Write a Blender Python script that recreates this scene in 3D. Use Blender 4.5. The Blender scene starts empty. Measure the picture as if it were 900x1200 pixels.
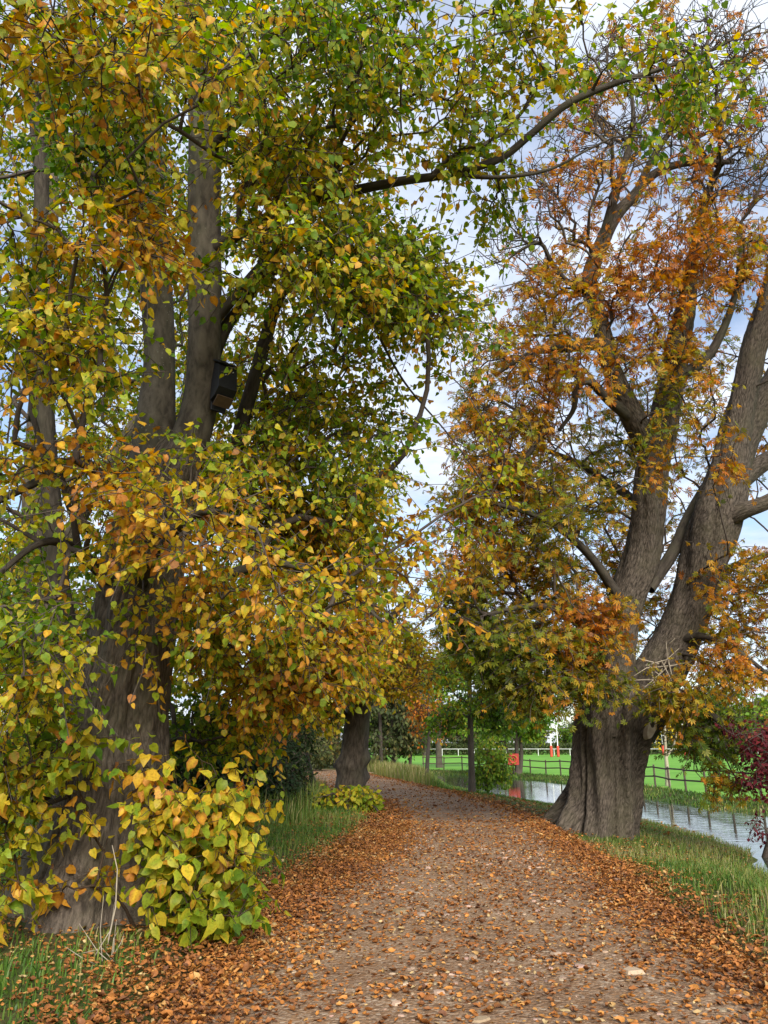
import bpy, math, random
import numpy as np
from mathutils import Vector, noise as mnoise

SEED = 7
rng = np.random.default_rng(SEED)
random.seed(SEED)
scene = bpy.context.scene
COL = scene.collection

# ------------------------------------------------------------------ camera
CAM_H, PITCH, FPX, CX, CY = 1.6, math.radians(16.7), 900.0, 450.0, 600.0
FW = np.array([0, math.cos(PITCH), math.sin(PITCH)])
UP = np.array([0, -math.sin(PITCH), math.cos(PITCH)])
RT = np.array([1.0, 0, 0])
CAM = np.array([0, 0, CAM_H])


def P(px, py, d):
    """world point seen at photo position px,py at distance d along the view axis"""
    return CAM + d * (RT * (px - CX) / FPX + FW + UP * (CY - py) / FPX)


def G(px, py, z=0.0):
    """point of the level z under photo position px,py"""
    r = RT * (px - CX) / FPX + FW + UP * (CY - py) / FPX
    return CAM + r * ((z - CAM_H) / r[2])


def proj(p):
    q = p - CAM
    d = q @ FW
    return CX + FPX * (q @ RT) / d, CY - FPX * (q @ UP) / d, d


cd = bpy.data.cameras.new('camera')
cam = bpy.data.objects.new('camera', cd)
COL.objects.link(cam)
cam.location = CAM
cam.rotation_euler = (math.pi / 2 + PITCH, 0, 0)
cd.sensor_fit = 'VERTICAL'
cd.sensor_height = 36
cd.sensor_width = 27
cd.lens = 27
cd.clip_end = 4000
scene.camera = cam

# ------------------------------------------------------------------ helpers: objects


def tag(o, label=None, cat=None, group=None, kind=None):
    for k, v in (('label', label), ('category', cat), ('group', group), ('kind', kind)):
        if v:
            o[k] = v
    return o


def thing(name, label, cat, loc, group=None):
    o = bpy.data.objects.new(name, None)
    COL.objects.link(o)
    o.location = loc
    o.empty_display_size = 0.2
    return tag(o, label, cat, group)


def mesh_np(name, V, faces, mat, parent=None, col=None, uv=None, smooth=True):
    """V (n,3); faces: list of int arrays (m,k). Links ONE mesh object."""
    V = np.asarray(V, dtype=np.float64)
    if parent is not None:
        V = V - np.array(parent.location)
    me = bpy.data.meshes.new(name)
    faces = [np.asarray(f, dtype=np.int32) for f in faces if len(f)]
    nl = sum(f.size for f in faces)
    nf = sum(len(f) for f in faces)
    me.vertices.add(len(V))
    me.vertices.foreach_set('co', V.astype(np.float32).ravel())
    me.loops.add(nl)
    loops = np.concatenate([f.ravel() for f in faces])
    me.loops.foreach_set('vertex_index', loops)
    me.polygons.add(nf)
    starts = []
    c = 0
    for f in faces:
        starts.append(c + np.arange(len(f)) * f.shape[1])
        c += f.size
    me.polygons.foreach_set('loop_start', np.concatenate(starts).astype(np.int32))
    me.polygons.foreach_set('use_smooth', np.full(nf, smooth))
    if col is not None:
        a = me.color_attributes.new('col', 'FLOAT_COLOR', 'POINT')
        a.data.foreach_set('color', np.c_[col, np.ones(len(col))].astype(np.float32).ravel())
    if uv is not None:
        u = me.uv_layers.new(name='uv')
        u.data.foreach_set('uv', uv[loops].astype(np.float32).ravel())
    me.update(calc_edges=True)
    me.validate()
    me.materials.append(mat)
    o = bpy.data.objects.new(name, me)
    COL.objects.link(o)
    if parent is not None:
        o.parent = parent
    return o


class MB:
    """collects boxes, bars and tubes into one mesh"""

    def __init__(s):
        s.V, s.F3, s.F4, s.n = [], [], [], 0

    def add(s, V, F4=(), F3=()):
        V = np.asarray(V, float)
        s.V.append(V)
        if len(F4):
            s.F4.append(np.asarray(F4) + s.n)
        if len(F3):
            s.F3.append(np.asarray(F3) + s.n)
        s.n += len(V)
        return s

    def box(s, c, size, R=None, bev=0.0):
        c = np.asarray(c, float)
        h = np.asarray(size, float) / 2
        b = min(bev, h.min() * .8)
        pts, = [[]]
        # bevelled box: 24 verts
        idx = {}
        for sx in (-1, 1):
            for sy in (-1, 1):
                for sz in (-1, 1):
                    for ax in range(3):
                        q = np.array([sx, sy, sz]) * (h - b)
                        q[ax] = (sx, sy, sz)[ax] * h[ax]
                        idx[(sx, sy, sz, ax)] = len(pts)
                        pts.append(q)
        F4, F3 = [], []
        for ax in range(3):
            o1, o2 = (ax + 1) % 3, (ax + 2) % 3
            for sg in (-1, 1):
                q = []
                for a_, b_ in ((-1, -1), (1, -1), (1, 1), (-1, 1)):
                    k = [0, 0, 0]
                    k[ax], k[o1], k[o2] = sg, a_, b_
                    q.append(idx[(*k, ax)])
                F4.append(q if sg > 0 else q[::-1])
        if b > 0:
            for ax in range(3):
                o1, o2 = (ax + 1) % 3, (ax + 2) % 3
                for a_ in (-1, 1):
                    for b_ in (-1, 1):
                        k0 = [0, 0, 0]
                        k0[ax], k0[o1], k0[o2] = -1, a_, b_
                        k1 = list(k0)
                        k1[ax] = 1
                        F4.append([idx[(*k0, o1)], idx[(*k1, o1)], idx[(*k1, o2)], idx[(*k0, o2)]])
            for sx in (-1, 1):
                for sy in (-1, 1):
                    for sz in (-1, 1):
                        F3.append([idx[(sx, sy, sz, a)] for a in range(3)])
        V = np.array(pts)
        if R is not None:
            V = V @ np.asarray(R).T
        return s.add(V + c, F4, F3)

    def tube(s, pts, rad, n=10, cap=True):
        V, F, _ = tube(pts, rad, nseg=n, nring=max(2, len(pts)))
        s.add(V, F)
        if cap:
            k = len(V)
            m = s.n - k
            for r0, cpt in ((0, np.asarray(pts[0], float)), (k - n, np.asarray(pts[-1], float))):
                s.V.append(cpt[None])
                s.F3.append(np.array([[m + r0 + i, m + r0 + (i + 1) % n, s.n] for i in range(n)]))
                s.n += 1
        return s

    def build(s, name, mat, parent=None, smooth=False):
        fs = []
        if s.F4:
            fs.append(np.concatenate(s.F4))
        if s.F3:
            fs.append(np.concatenate(s.F3))
        return mesh_np(name, np.concatenate(s.V), fs, mat, parent, smooth=smooth)


def rotz(a):
    c, s = math.cos(a), math.sin(a)
    return np.array([[c, -s, 0], [s, c, 0], [0, 0, 1]])


def catmull(pts, n):
    pts = np.asarray(pts, float)
    if len(pts) == 2 or n <= len(pts):
        t = np.linspace(0, len(pts) - 1, n)
        return np.stack([np.interp(t, np.arange(len(pts)), pts[:, k]) for k in range(pts.shape[1])], 1)
    seg = np.r_[0, np.cumsum(np.linalg.norm(np.diff(pts[:, :3], axis=0), axis=1))]
    ext = np.vstack([2 * pts[0] - pts[1], pts, 2 * pts[-1] - pts[-2]])
    t = np.linspace(0, seg[-1], n)
    i = np.clip(np.searchsorted(seg, t, side='right') - 1, 0, len(pts) - 2)
    u = ((t - seg[i]) / (seg[i + 1] - seg[i]))[:, None]
    p0, p1, p2, p3 = ext[i], ext[i + 1], ext[i + 2], ext[i + 3]
    return .5 * (2 * p1 + (p2 - p0) * u + (2 * p0 - 5 * p1 + 4 * p2 - p3) * u**2 + (3 * p1 - p0 - 3 * p2 + p3) * u**3)


def tube(pts, rad, nseg=12, nring=20, shape=None):
    """swept tube; shape(theta, s, r)-> radius multiplier arrays. returns V,F,uv"""
    A = catmull(np.c_[np.asarray(pts, float), np.asarray(rad, float)], nring)
    p, r = A[:, :3], A[:, 3]
    T = np.gradient(p, axis=0)
    T /= np.linalg.norm(T, axis=1)[:, None]
    ref = np.array([1., 0, 0]) if abs(T[0, 0]) < .8 else np.array([0, 1., 0])
    U = np.zeros_like(p)
    for i in range(len(p)):
        ref = ref - T[i] * (ref @ T[i])
        ref /= np.linalg.norm(ref)
        U[i] = ref
    W = np.cross(T, U)
    th = np.linspace(0, 2 * math.pi, nseg, endpoint=False)
    s = np.r_[0, np.cumsum(np.linalg.norm(np.diff(p, axis=0), axis=1))]
    TH, S = np.meshgrid(th, s)
    RR = np.repeat(r[:, None], nseg, 1)
    if shape is not None:
        RR = RR * shape(TH, S, RR)
    V = p[:, None, :] + RR[..., None] * (np.cos(TH)[..., None] * U[:, None, :] + np.sin(TH)[..., None] * W[:, None, :])
    i = np.arange(nring - 1)[:, None] * nseg
    j = np.arange(nseg)[None]
    j2 = (j + 1) % nseg
    F = np.stack([i + j, i + j2, i + nseg + j2, i + nseg + j], -1).reshape(-1, 4)
    # the mirrored angle keeps the texture free of a seam
    uv = np.stack([np.abs(TH - math.pi) * np.mean(r), S], -1).reshape(-1, 2)
    return V.reshape(-1, 3), F, uv


def vnoise(p, scale, off=0.0):
    return np.array([mnoise.noise(Vector((x * scale + off, y * scale - off, z * scale + 3.1 * off))) for x, y, z in p])


# ------------------------------------------------------------------ helpers: materials
def new_mat(name):
    m = bpy.data.materials.new(name)
    m.use_nodes = True
    nt = m.node_tree
    nt.nodes.clear()
    return m, nt, nt.nodes, nt.links


def N(nt, typ, **kw):
    n = nt.nodes.new(typ)
    for k, v in kw.items():
        if k in n.inputs.keys():
            n.inputs[k].default_value = v
        else:
            setattr(n, k, v)
    return n


def ramp(nt, fac, stops):
    r = nt.nodes.new('ShaderNodeValToRGB')
    e = r.color_ramp.elements
    while len(e) < len(stops):
        e.new(0.5)
    for el, (p, c) in zip(e, stops):
        el.position = p
        el.color = (*c, 1) if len(c) == 3 else c
    nt.links.new(fac, r.inputs[0])
    return r.outputs[0]


def mixc(nt, fac, a, b, mode='MIX'):
    m = nt.nodes.new('ShaderNodeMix')
    m.data_type = 'RGBA'
    m.blend_type = mode
    for s, v in ((m.inputs[0], fac), (m.inputs[6], a), (m.inputs[7], b)):
        if isinstance(v, (int, float)):
            s.default_value = v
        elif isinstance(v, tuple):
            s.default_value = (*v, 1)
        else:
            nt.links.new(v, s)
    return m.outputs[2]


def leaf_mat(name, trans=0.4, rough=.5, mottling=.35, spec=.3):
    m, nt, nd, lk = new_mat(name)
    out = N(nt, 'ShaderNodeOutputMaterial')
    a = N(nt, 'ShaderNodeAttribute', attribute_name='col')
    geo = N(nt, 'ShaderNodeNewGeometry')
    nz = N(nt, 'ShaderNodeTexNoise', Scale=52.0, Detail=3.0)
    lk.new(geo.outputs['Position'], nz.inputs['Vector'])
    dk = ramp(nt, nz.outputs['Fac'], [(.32, (.5, .38, .28)), (.5, (1, 1, 1)), (.72, (1.15, 1.12, 1))])
    c = mixc(nt, mottling, a.outputs['Color'], dk, 'MULTIPLY')
    pb = N(nt, 'ShaderNodeBsdfPrincipled', Roughness=rough)
    pb.inputs['Specular IOR Level'].default_value = spec
    lk.new(c, pb.inputs['Base Color'])
    tr = N(nt, 'ShaderNodeBsdfTranslucent')
    hs = N(nt, 'ShaderNodeHueSaturation', Saturation=1.1, Value=1.25)
    lk.new(c, hs.inputs['Color'])
    lk.new(hs.outputs[0], tr.inputs['Color'])
    mx = N(nt, 'ShaderNodeMixShader')
    mx.inputs[0].default_value = trans
    lk.new(pb.outputs[0], mx.inputs[1])
    lk.new(tr.outputs[0], mx.inputs[2])
    lk.new(mx.outputs[0], out.inputs[0])
    return m


def bark_mat(name, light=(.17, .135, .105), dark=(.05, .038, .03), moss=(.085, .085, .04), su=30., sv=7., dist=.055, speck=0.0):
    m, nt, nd, lk = new_mat(name)
    out = N(nt, 'ShaderNodeOutputMaterial')
    uv = N(nt, 'ShaderNodeUVMap', uv_map='uv')
    mp = N(nt, 'ShaderNodeMapping')
    mp.inputs['Scale'].default_value = (su, sv, 1)
    lk.new(uv.outputs[0], mp.inputs[0])
    n1 = N(nt, 'ShaderNodeTexNoise', Scale=1.0, Detail=8.0, Roughness=.66, Distortion=.25)
    lk.new(mp.outputs[0], n1.inputs['Vector'])
    v1 = N(nt, 'ShaderNodeTexVoronoi', feature='DISTANCE_TO_EDGE', Scale=.8)
    wob = N(nt, 'ShaderNodeVectorMath', operation='MULTIPLY_ADD')
    lk.new(n1.outputs['Color'], wob.inputs[0])
    wob.inputs[1].default_value = (.8, .8, 0)
    lk.new(mp.outputs[0], wob.inputs[2])
    lk.new(wob.outputs[0], v1.inputs['Vector'])
    ed = N(nt, 'ShaderNodeMapRange')
    ed.inputs[2].default_value = .5
    ed.inputs[4].default_value = .32
    lk.new(v1.outputs['Distance'], ed.inputs[0])
    hgt = N(nt, 'ShaderNodeMath', operation='MULTIPLY_ADD')
    lk.new(n1.outputs['Fac'], hgt.inputs[0])
    hgt.inputs[1].default_value = 1.15
    lk.new(ed.outputs[0], hgt.inputs[2])
    c = ramp(nt, hgt.outputs[0], [(.50, dark), (.70, tuple((a + b) / 2 for a, b in zip(light, dark))), (.98, light)])
    geo = N(nt, 'ShaderNodeNewGeometry')
    n2 = N(nt, 'ShaderNodeTexNoise', Scale=1.7, Detail=5.0, Roughness=.6)
    lk.new(geo.outputs['Position'], n2.inputs['Vector'])
    f2 = ramp(nt, n2.outputs['Fac'], [(.45, (0, 0, 0)), (.7, (.6, .6, .6))])
    c = mixc(nt, f2, c, moss)
    if speck:
        v2 = N(nt, 'ShaderNodeTexVoronoi', Scale=27.0)
        lk.new(geo.outputs['Position'], v2.inputs['Vector'])
        f3 = ramp(nt, v2.outputs['Distance'], [(.05, (speck, speck, speck)), (.22, (0, 0, 0))])
        fm = N(nt, 'ShaderNodeMath', operation='MULTIPLY')
        lk.new(f3, fm.inputs[0])
        lk.new(ramp(nt, n2.outputs['Fac'], [(.48, (0, 0, 0)), (.6, (1, 1, 1))]), fm.inputs[1])
        c = mixc(nt, fm.outputs[0], c, (.36, .36, .30))
    pb = N(nt, 'ShaderNodeBsdfPrincipled', Roughness=.88)
    pb.inputs['Specular IOR Level'].default_value = .2
    lk.new(c, pb.inputs['Base Color'])
    b = N(nt, 'ShaderNodeBump', Strength=.9, Distance=dist)
    lk.new(hgt.outputs[0], b.inputs['Height'])
    lk.new(b.outputs[0], pb.inputs['Normal'])
    lk.new(pb.outputs[0], out.inputs[0])
    return m


def flat_mat(name, c1, c2=None, scale=8., rough=.7, bump=.0, spec=.3, stretch=(1, 1, 1)):
    m, nt, nd, lk = new_mat(name)
    out = N(nt, 'ShaderNodeOutputMaterial')
    pb = N(nt, 'ShaderNodeBsdfPrincipled', Roughness=rough)
    pb.inputs['Specular IOR Level'].default_value = spec
    geo = N(nt, 'ShaderNodeTexCoord')
    mp = N(nt, 'ShaderNodeMapping')
    mp.inputs['Scale'].default_value = stretch
    lk.new(geo.outputs['Object'], mp.inputs[0])
    nz = N(nt, 'ShaderNodeTexNoise', Scale=scale, Detail=6.0, Roughness=.6)
    lk.new(mp.outputs[0], nz.inputs['Vector'])
    lk.new(ramp(nt, nz.outputs['Fac'], [(.3, c1), (.7, c2 or tuple(x * .7 for x in c1))]), pb.inputs['Base Color'])
    if bump:
        b = N(nt, 'ShaderNodeBump', Strength=.6, Distance=bump)
        lk.new(nz.outputs['Fac'], b.inputs['Height'])
        lk.new(b.outputs[0], pb.inputs['Normal'])
    lk.new(pb.outputs[0], out.inputs[0])
    return m


M_LEAF = leaf_mat('autumn_leaf', .52, mottling=.55)
M_LEAFFAR = leaf_mat('far_leaf', .4, .6, .15, .2)
M_LITTER = leaf_mat('fallen_leaf', .1, .6, .45, .25)
M_GRASS = leaf_mat('grass_blade', .3, .5, .2, .3)
M_BARK = bark_mat('lime_bark', (.21, .168, .132), (.062, .049, .039), (.12, .11, .06))
M_STEM = bark_mat('lime_stem_bark', (.155, .132, .10), (.056, .046, .036), (.085, .085, .048), 14., 5., .012, speck=.6)
M_CBARK = bark_mat('chestnut_bark', (.150, .119, .094), (.033, .026, .02), (.085, .075, .045), 34., 8., .04)
M_LIMB = bark_mat('dark_limb_bark', (.085, .07, .054), (.035, .028, .022), (.06, .06, .035), 20., 5., .012)
M_TWIG = flat_mat('twig_bark', (.075, .058, .045), (.045, .034, .027), 20., .85)
M_TWIGL = flat_mat('pale_twig', (.34, .29, .22), (.22, .18, .13), 20., .85)
M_FARBARK = flat_mat('far_bark', (.10, .082, .065), (.06, .05, .04), 3., .9, .01)
M_WOOD = flat_mat('weathered_wood', (.10, .075, .055), (.055, .042, .032), 3., .85, .004, stretch=(1, 1, 8))
M_CUT = flat_mat('sawn_wood', (.46, .40, .31), (.30, .25, .18), 9., .8, .004)
M_BLACK = flat_mat('black_stained_wood', (.022, .022, .026), (.012, .012, .014), 6., .6, .002)
M_BROWNW = flat_mat('raw_brown_wood', (.13, .08, .045), (.07, .045, .03), 14., .7)
M_STEEL = flat_mat('screw_steel', (.5, .5, .5), (.4, .4, .4), 9., .4)
M_WHITE = flat_mat('white_paint', (.78, .78, .76), (.62, .62, .6), 4., .5)
M_RED = flat_mat('red_paint', (.36, .03, .02), (.26, .02, .015), 5., .5)
M_PAD = flat_mat('red_padding', (.48, .06, .03), (.38, .045, .025), 3., .6)

# ------------------------------------------------------------------ leaf colours
STOPS = np.array([0, .2, .42, .56, .70, .84, 1.0])
SC = np.array([[.07, .15, .016], [.14, .25, .02], [.29, .36, .025], [.48, .44, .03],
               [.70, .47, .035], [.68, .31, .035], [.42, .17, .035]])
CHC = np.array([[.08, .14, .02], [.15, .21, .02], [.31, .28, .025], [.50, .32, .025],
                [.62, .28, .025], [.56, .18, .02], [.32, .11, .02]])
LITC = .92 * np.array([[.16, .07, .035], [.26, .105, .036], [.37, .14, .038], [.44, .17, .04],
                 [.56, .23, .05], [.58, .32, .10], [.58, .42, .20]])


def pal(t, tab=SC):
    t = np.clip(t, 0, 1)
    return np.stack([np.interp(t, STOPS, tab[:, k]) for k in range(3)], 1)


# ------------------------------------------------------------------ leaf templates
def T_heart(fold=1.0, curl=.2, asym=0.0, wave=0.0, width=1.0):
    m = [(0, 0, 0), (0, .34, .0), (.02 * asym, .68, -.1 * curl), (.08 * asym, 1.08, -curl)]
    r = [(.27, -.07, .06), (.50, .22, .11), (.44, .58, .07), (.19, .86, -.05)]
    R_ = [(x * width * (1 + .25 * asym), y + .03 * wave * k, z * fold - curl * .5 * y * y + wave * .09 * (-1)**k) for k, (x, y, z) in enumerate(r)]
    L_ = [(-x * width * (1 - .2 * asym), y - .04 * wave * k, z * fold * (1 - .6 * asym) - curl * .5 * y * y - wave * .08 * (-1)**k) for k, (x, y, z) in enumerate(r)]
    V = np.array(m + R_ + L_)
    F = np.array([[0, 4, 5, 1], [1, 5, 6, 2], [2, 6, 7, 3], [0, 1, 9, 8], [1, 2, 10, 9], [2, 3, 11, 10]])
    E = np.array([0, 0, .1, .9] + [.7, 1, 1, .9] * 2)
    return V, F, E


def T_simple():
    V = np.array([(0, 0, 0), (.34, .45, .09), (0, 1, -.12), (-.34, .45, .09), (0, .5, 0)])
    F = np.array([[0, 1, 4, 4], [1, 2, 4, 4], [2, 3, 4, 4], [3, 0, 4, 4]])[:, :3]
    return V, F, np.array([.3, 1, .9, 1, 0])


def T_palm(n=7):
    V, F, E = [], [], []
    for k in range(n):
        a = math.radians(-115 + 230 * k / (n - 1))
        L = 1.0 - .5 * (abs(a) / 2.0)**1.4
        d = np.array([math.sin(a), math.cos(a), 0])
        s = np.array([d[1], -d[0], 0])
        b = len(V)
        w = .165 * L
        V += [d * .02, d * L * .62 + s * w + [0, 0, .02], d * L + [0, 0, -.34 * L], d * L * .62 - s * w + [0, 0, .02]]
        V[b + 1][2] -= .10 * L
        V[b + 3][2] -= .10 * L
        F += [[b, b + 1, b + 2], [b, b + 2, b + 3]]
        E += [0, .6, 1, .6]
    return np.array(V), np.array(F), np.array(E)


def T_litter():
    """a dry leaf, curled up along both sides"""
    m = [(0, 0, .10), (0, .34, .0), (0, .68, .0), (0, 1.05, .22)]
    r = [(.22, -.02, .20), (.40, .24, .22), (.36, .58, .24), (.16, .86, .2)]
    l = [(-.24, -.02, .12), (-.42, .26, .10), (-.33, .56, .30), (-.15, .84, .16)]
    V = np.array(m + r + l)
    V[:, 1] -= .5
    F = np.array([[0, 4, 5, 1], [1, 5, 6, 2], [2, 6, 7, 3], [0, 1, 9, 8], [1, 2, 10, 9], [2, 3, 11, 10]])
    return V, F, np.array([0, 0, .1, .8] + [.7, 1, 1, .9] * 2)


def norm(a):
    return a / np.maximum(np.linalg.norm(a, axis=-1, keepdims=True), 1e-9)


def leaves_np(tpl, pos, tip, nrm, size, c0, c1, zs=None, xs=None):
    if isinstance(tpl, list):
        n = len(pos)
        pick = rng.integers(0, len(tpl), n)
        VV, FF_, CC, m = [], [], [], 0
        for k, tp in enumerate(tpl):
            i = pick == k
            a = leaves_np(tp, pos[i], tip[i], nrm[i], size[i], c0[i], c1[i])
            VV.append(a[0])
            FF_.append(a[1] + m)
            CC.append(a[2])
            m += len(a[0])
        return np.concatenate(VV), np.concatenate(FF_), np.concatenate(CC)
    V, F, E = tpl
    n = len(pos)
    y = norm(tip)
    z = norm(nrm - y * np.sum(nrm * y, 1, keepdims=True))
    x = np.cross(y, z)
    if zs is None:
        zs = rng.uniform(-.4, 1.8, n)
    if xs is None:
        xs = rng.uniform(.75, 1.08, n)
    lx = V[None, :, 0] * xs[:, None]
    ly = np.repeat(V[None, :, 1], n, 0)
    lz = V[None, :, 2] * zs[:, None]
    W = (lx[..., None] * x[:, None] + ly[..., None] * y[:, None] + lz[..., None] * z[:, None]) * size[:, None, None] + pos[:, None]
    FF = (F[None] + (np.arange(n) * len(V))[:, None, None]).reshape(-1, F.shape[1])
    C = c0[:, None] * (1 - E)[None, :, None] + c1[:, None] * E[None, :, None]
    return W.reshape(-1, 3), FF, C.reshape(-1, 3)


# ------------------------------------------------------------------ tree skeleton
class Skel:
    def __init__(s, cap=120000):
        s.p = np.zeros((cap, 3))
        s.par = np.full(cap, -1, int)
        s.cost = np.zeros(cap)
        s.fix = np.zeros(cap, bool)
        s.n = 0

    def add(s, p, par, fix=False):
        i = s.n
        s.p[i] = p
        s.par[i] = par
        s.cost[i] = 0 if par < 0 else s.cost[par] + np.linalg.norm(s.p[par] - p)
        s.fix[i] = fix
        s.n += 1
        return i

    def limb(s, pts, step=.25):
        L = np.sum(np.linalg.norm(np.diff(pts, axis=0), axis=1))
        A = catmull(pts, max(3, int(L / step)))
        last = -1
        if s.n:
            last = int(np.argmin(np.linalg.norm(s.p[:s.n] - A[0], axis=1)))
        for q in A:
            last = s.add(q, last, True)

    def reach(s, a, r, step, up=.25, droop=.15, kc=.35, jit=.05, kdir=None):
        n = s.n
        dv = a - s.p[:n]
        d = np.linalg.norm(dv, axis=1)
        c = d + kc * s.cost[:n]
        # branches prefer to rise or run level from their parent
        c = c + .35 * np.maximum(0, -dv[:, 2])
        i = int(np.argmin(c))
        p0 = s.p[i].copy()
        D = d[i]
        if D < .05:
            return i
        k = max(2, int(round(D / step)))
        dirn = dv[i] / D
        if s.par[i] >= 0:
            t0 = s.p[i] - s.p[s.par[i]]
            t0 = t0 / max(np.linalg.norm(t0), 1e-6)
        else:
            t0 = np.array([0, 0, 1.])
        c1 = p0 + (dirn * .7 + t0 * .35 + np.array([0, 0, up])) * D * .38
        c2 = a - (dirn * .8 + np.array([0, 0, -droop])) * D * .35
        last = i
        w = r.normal(size=3) * jit * D
        for j in range(1, k + 1):
            u = j / k
            q = p0 * (1 - u)**3 + 3 * c1 * u * (1 - u)**2 + 3 * c2 * u * u * (1 - u) + a * u**3
            q = q + w * math.sin(u * math.pi * 2) * .5 + (r.normal(size=3) * jit * step if j < k else 0)
            last = s.add(q, last)
        return last

    def radii(s, r0, ex, rmax):
        w = np.zeros(s.n)
        haschild = np.zeros(s.n, bool)
        pr = s.par[:s.n]
        haschild[pr[pr >= 0]] = True
        w[~haschild] = 1
        for i in range(s.n - 1, -1, -1):
            if pr[i] >= 0:
                w[pr[i]] += w[i]
        return np.minimum(r0 * np.maximum(w, 1)**ex, rmax)

    def frustums(s, rad, nseg=5):
        pr = s.par[:s.n]
        e = np.where((pr >= 0) & ~s.fix[:s.n])[0]
        a, b = s.p[pr[e]], s.p[e]
        rb = rad[e]
        ra = np.minimum(rad[pr[e]], rb * 1.25 + .0005)
        ra = np.where(s.fix[pr[e]], rb * 1.5, ra)
        t = norm(b - a)
        b = b + t * rb[:, None] * .3
        # frame from a fixed direction so that successive rings line up
        ref = np.where(np.abs(t[:, 2:3]) > .9, np.array([[1., 0, 0]]), np.array([[0, 0, 1.]]))
        u = norm(np.cross(t, ref))
        v = np.cross(t, u)
        th = np.linspace(0, 2 * math.pi, nseg, endpoint=False)
        ring = np.cos(th)[None, :, None] * u[:, None] + np.sin(th)[None, :, None] * v[:, None]
        VA = a[:, None] + ring * ra[:, None, None]
        VB = b[:, None] + ring * rb[:, None, None]
        V = np.concatenate([VA, VB], 1).reshape(-1, 3)
        j = np.arange(nseg)
        q = np.stack([j, (j + 1) % nseg, nseg + (j + 1) % nseg, nseg + j], 1)
        F = (q[None] + (np.arange(len(e)) * 2 * nseg)[:, None, None]).reshape(-1, 4)
        return V, F


def clump_points(clumps, r, thr=-.12, nscale=.9, off=0., zmin=.25):
    """clumps: (px,py,depth,rx px,ry px,rd m,n,tint) -> points, tints"""
    out, tt = [], []
    for (px, py, d, rx, ry, rd, n, t) in clumps:
        k = 0
        tries = 0
        while k < n and tries < n * 6:
            tries += 1
            v = r.normal(size=3)
            v = v / np.linalg.norm(v) * r.random()**(1 / 2.6)
            q = P(px + v[0] * rx, py + v[1] * ry, d + v[2] * rd)
            if mnoise.noise(Vector(q * nscale) + Vector((off, 0, off))) < thr:
                continue
            if q[2] < zmin:
                continue
            out.append(q)
            tt.append(t)
            k += 1
    return np.array(out), np.array(tt)


def make_crown(sk, att, tints, r, tpl, leaf, ntw=3, nlf=6, tw=.34, step=.25, up=.25, droop=.2, kc=.35,
               tab=SC, tvar=.19, tnoise=.35, bare=None, hang=.6, face=.22, brown=.35, petiole=.35):
    """grows branches to every attractor, then twigs with leaves"""
    if len(att) == 0:
        return None
    d0 = np.array([np.min(np.linalg.norm(sk.p[:sk.n] - a, axis=1)) for a in att])
    order = np.argsort(d0)
    Lp, Lt, Ltip, Lout = [], [], [], []
    cen = att.mean(0)
    for i in order:
        a = att[i]
        e = sk.reach(a, r, step, up, droop, kc)
        if sk.par[e] >= 0:
            ad = norm(sk.p[e] - sk.p[sk.par[e]])
        else:
            ad = norm(a - cen)
        nb = bare is not None and bare[i]
        for k in range(ntw + (2 if nb else 0)):
            td = norm(ad * .8 + r.normal(size=3) * .65 + np.array([0, 0, (.1 if nb else -.12)]))
            L = tw * r.uniform(.6, 1.3)
            m1 = a + td * L * .5 + r.normal(size=3) * .02
            td2 = norm(td + np.array([0, 0, .12 if nb else -.3]) + r.normal(size=3) * .15)
            m2 = m1 + td2 * L * .5
            i1 = sk.add(m1, e)
            sk.add(m2, i1)
            if nb:
                continue
            nl = max(1, int(nlf * r.uniform(.6, 1.4)))
            side = norm(np.cross(td, np.array([0, 0, 1.]) + r.normal(size=3) * .2))
            for q in range(nl):
                u = (q + .6) / nl
                b = a + (m1 - a) * min(1, 2 * u) + (m2 - m1) * max(0, 2 * u - 1)
                sd = side * (1 if q % 2 else -1)
                o = norm(sd + td * .6 + r.normal(size=3) * .4)
                Lp.append(b + o * leaf * petiole + np.array([0, 0, -leaf * petiole * .4]))
                Ltip.append(o)
                Lt.append(tints[i])
    n = len(Lp)
    Lp, Ltip, Lt = np.array(Lp), np.array(Ltip), np.array(Lt)
    tip = norm(Ltip * .7 + np.array([0, 0, -hang]) + r.normal(size=(n, 3)) * .3)
    # blades turn up to the light and a little outward to where there is room
    outw = norm((Lp - np.array([cen[0], cen[1], cen[2]])) * np.array([1, 1, .3]))
    nr = np.array([0, 0, .6]) + outw * face + r.normal(size=(n, 3)) * .6
    tn = vnoise(Lp, .55, 7.7) * .7 + vnoise(Lp, 1.7, 3.3) * .5
    t = Lt + tn * tnoise + r.normal(size=n) * tvar
    c0 = pal(t, tab)
    c1 = pal(t + np.abs(r.normal(size=n)) * brown * .4, tab) * r.uniform(.8, 1.05, n)[:, None]
    v = r.uniform(.78, 1.12, n)[:, None]
    sz = leaf * r.uniform(.62, 1.25, n)
    return leaves_np(tpl, Lp, tip, nr, sz, c0 * v, c1 * v)


def limb_obj(name, spec, mat, parent, nseg=28, ring_step=.07, flute=0., nf=5, rough=.05, flare=0., twist=0., lab=None, burr=(), vis=0):
    """spec rows (px,py,depth,r px)"""
    pts = np.array([P(a, b, d) for a, b, d, r_ in spec])
    rad = np.array([r_ * d / FPX for a, b, d, r_ in spec])
    L = np.sum(np.linalg.norm(np.diff(pts, axis=0), axis=1))
    o = world_limb(name, pts, rad, mat, parent, nseg, max(6, int(L / ring_step)), flute, nf, rough, flare, twist, burr)
    if lab:
        o['label'] = lab
    return pts, rad


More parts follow.
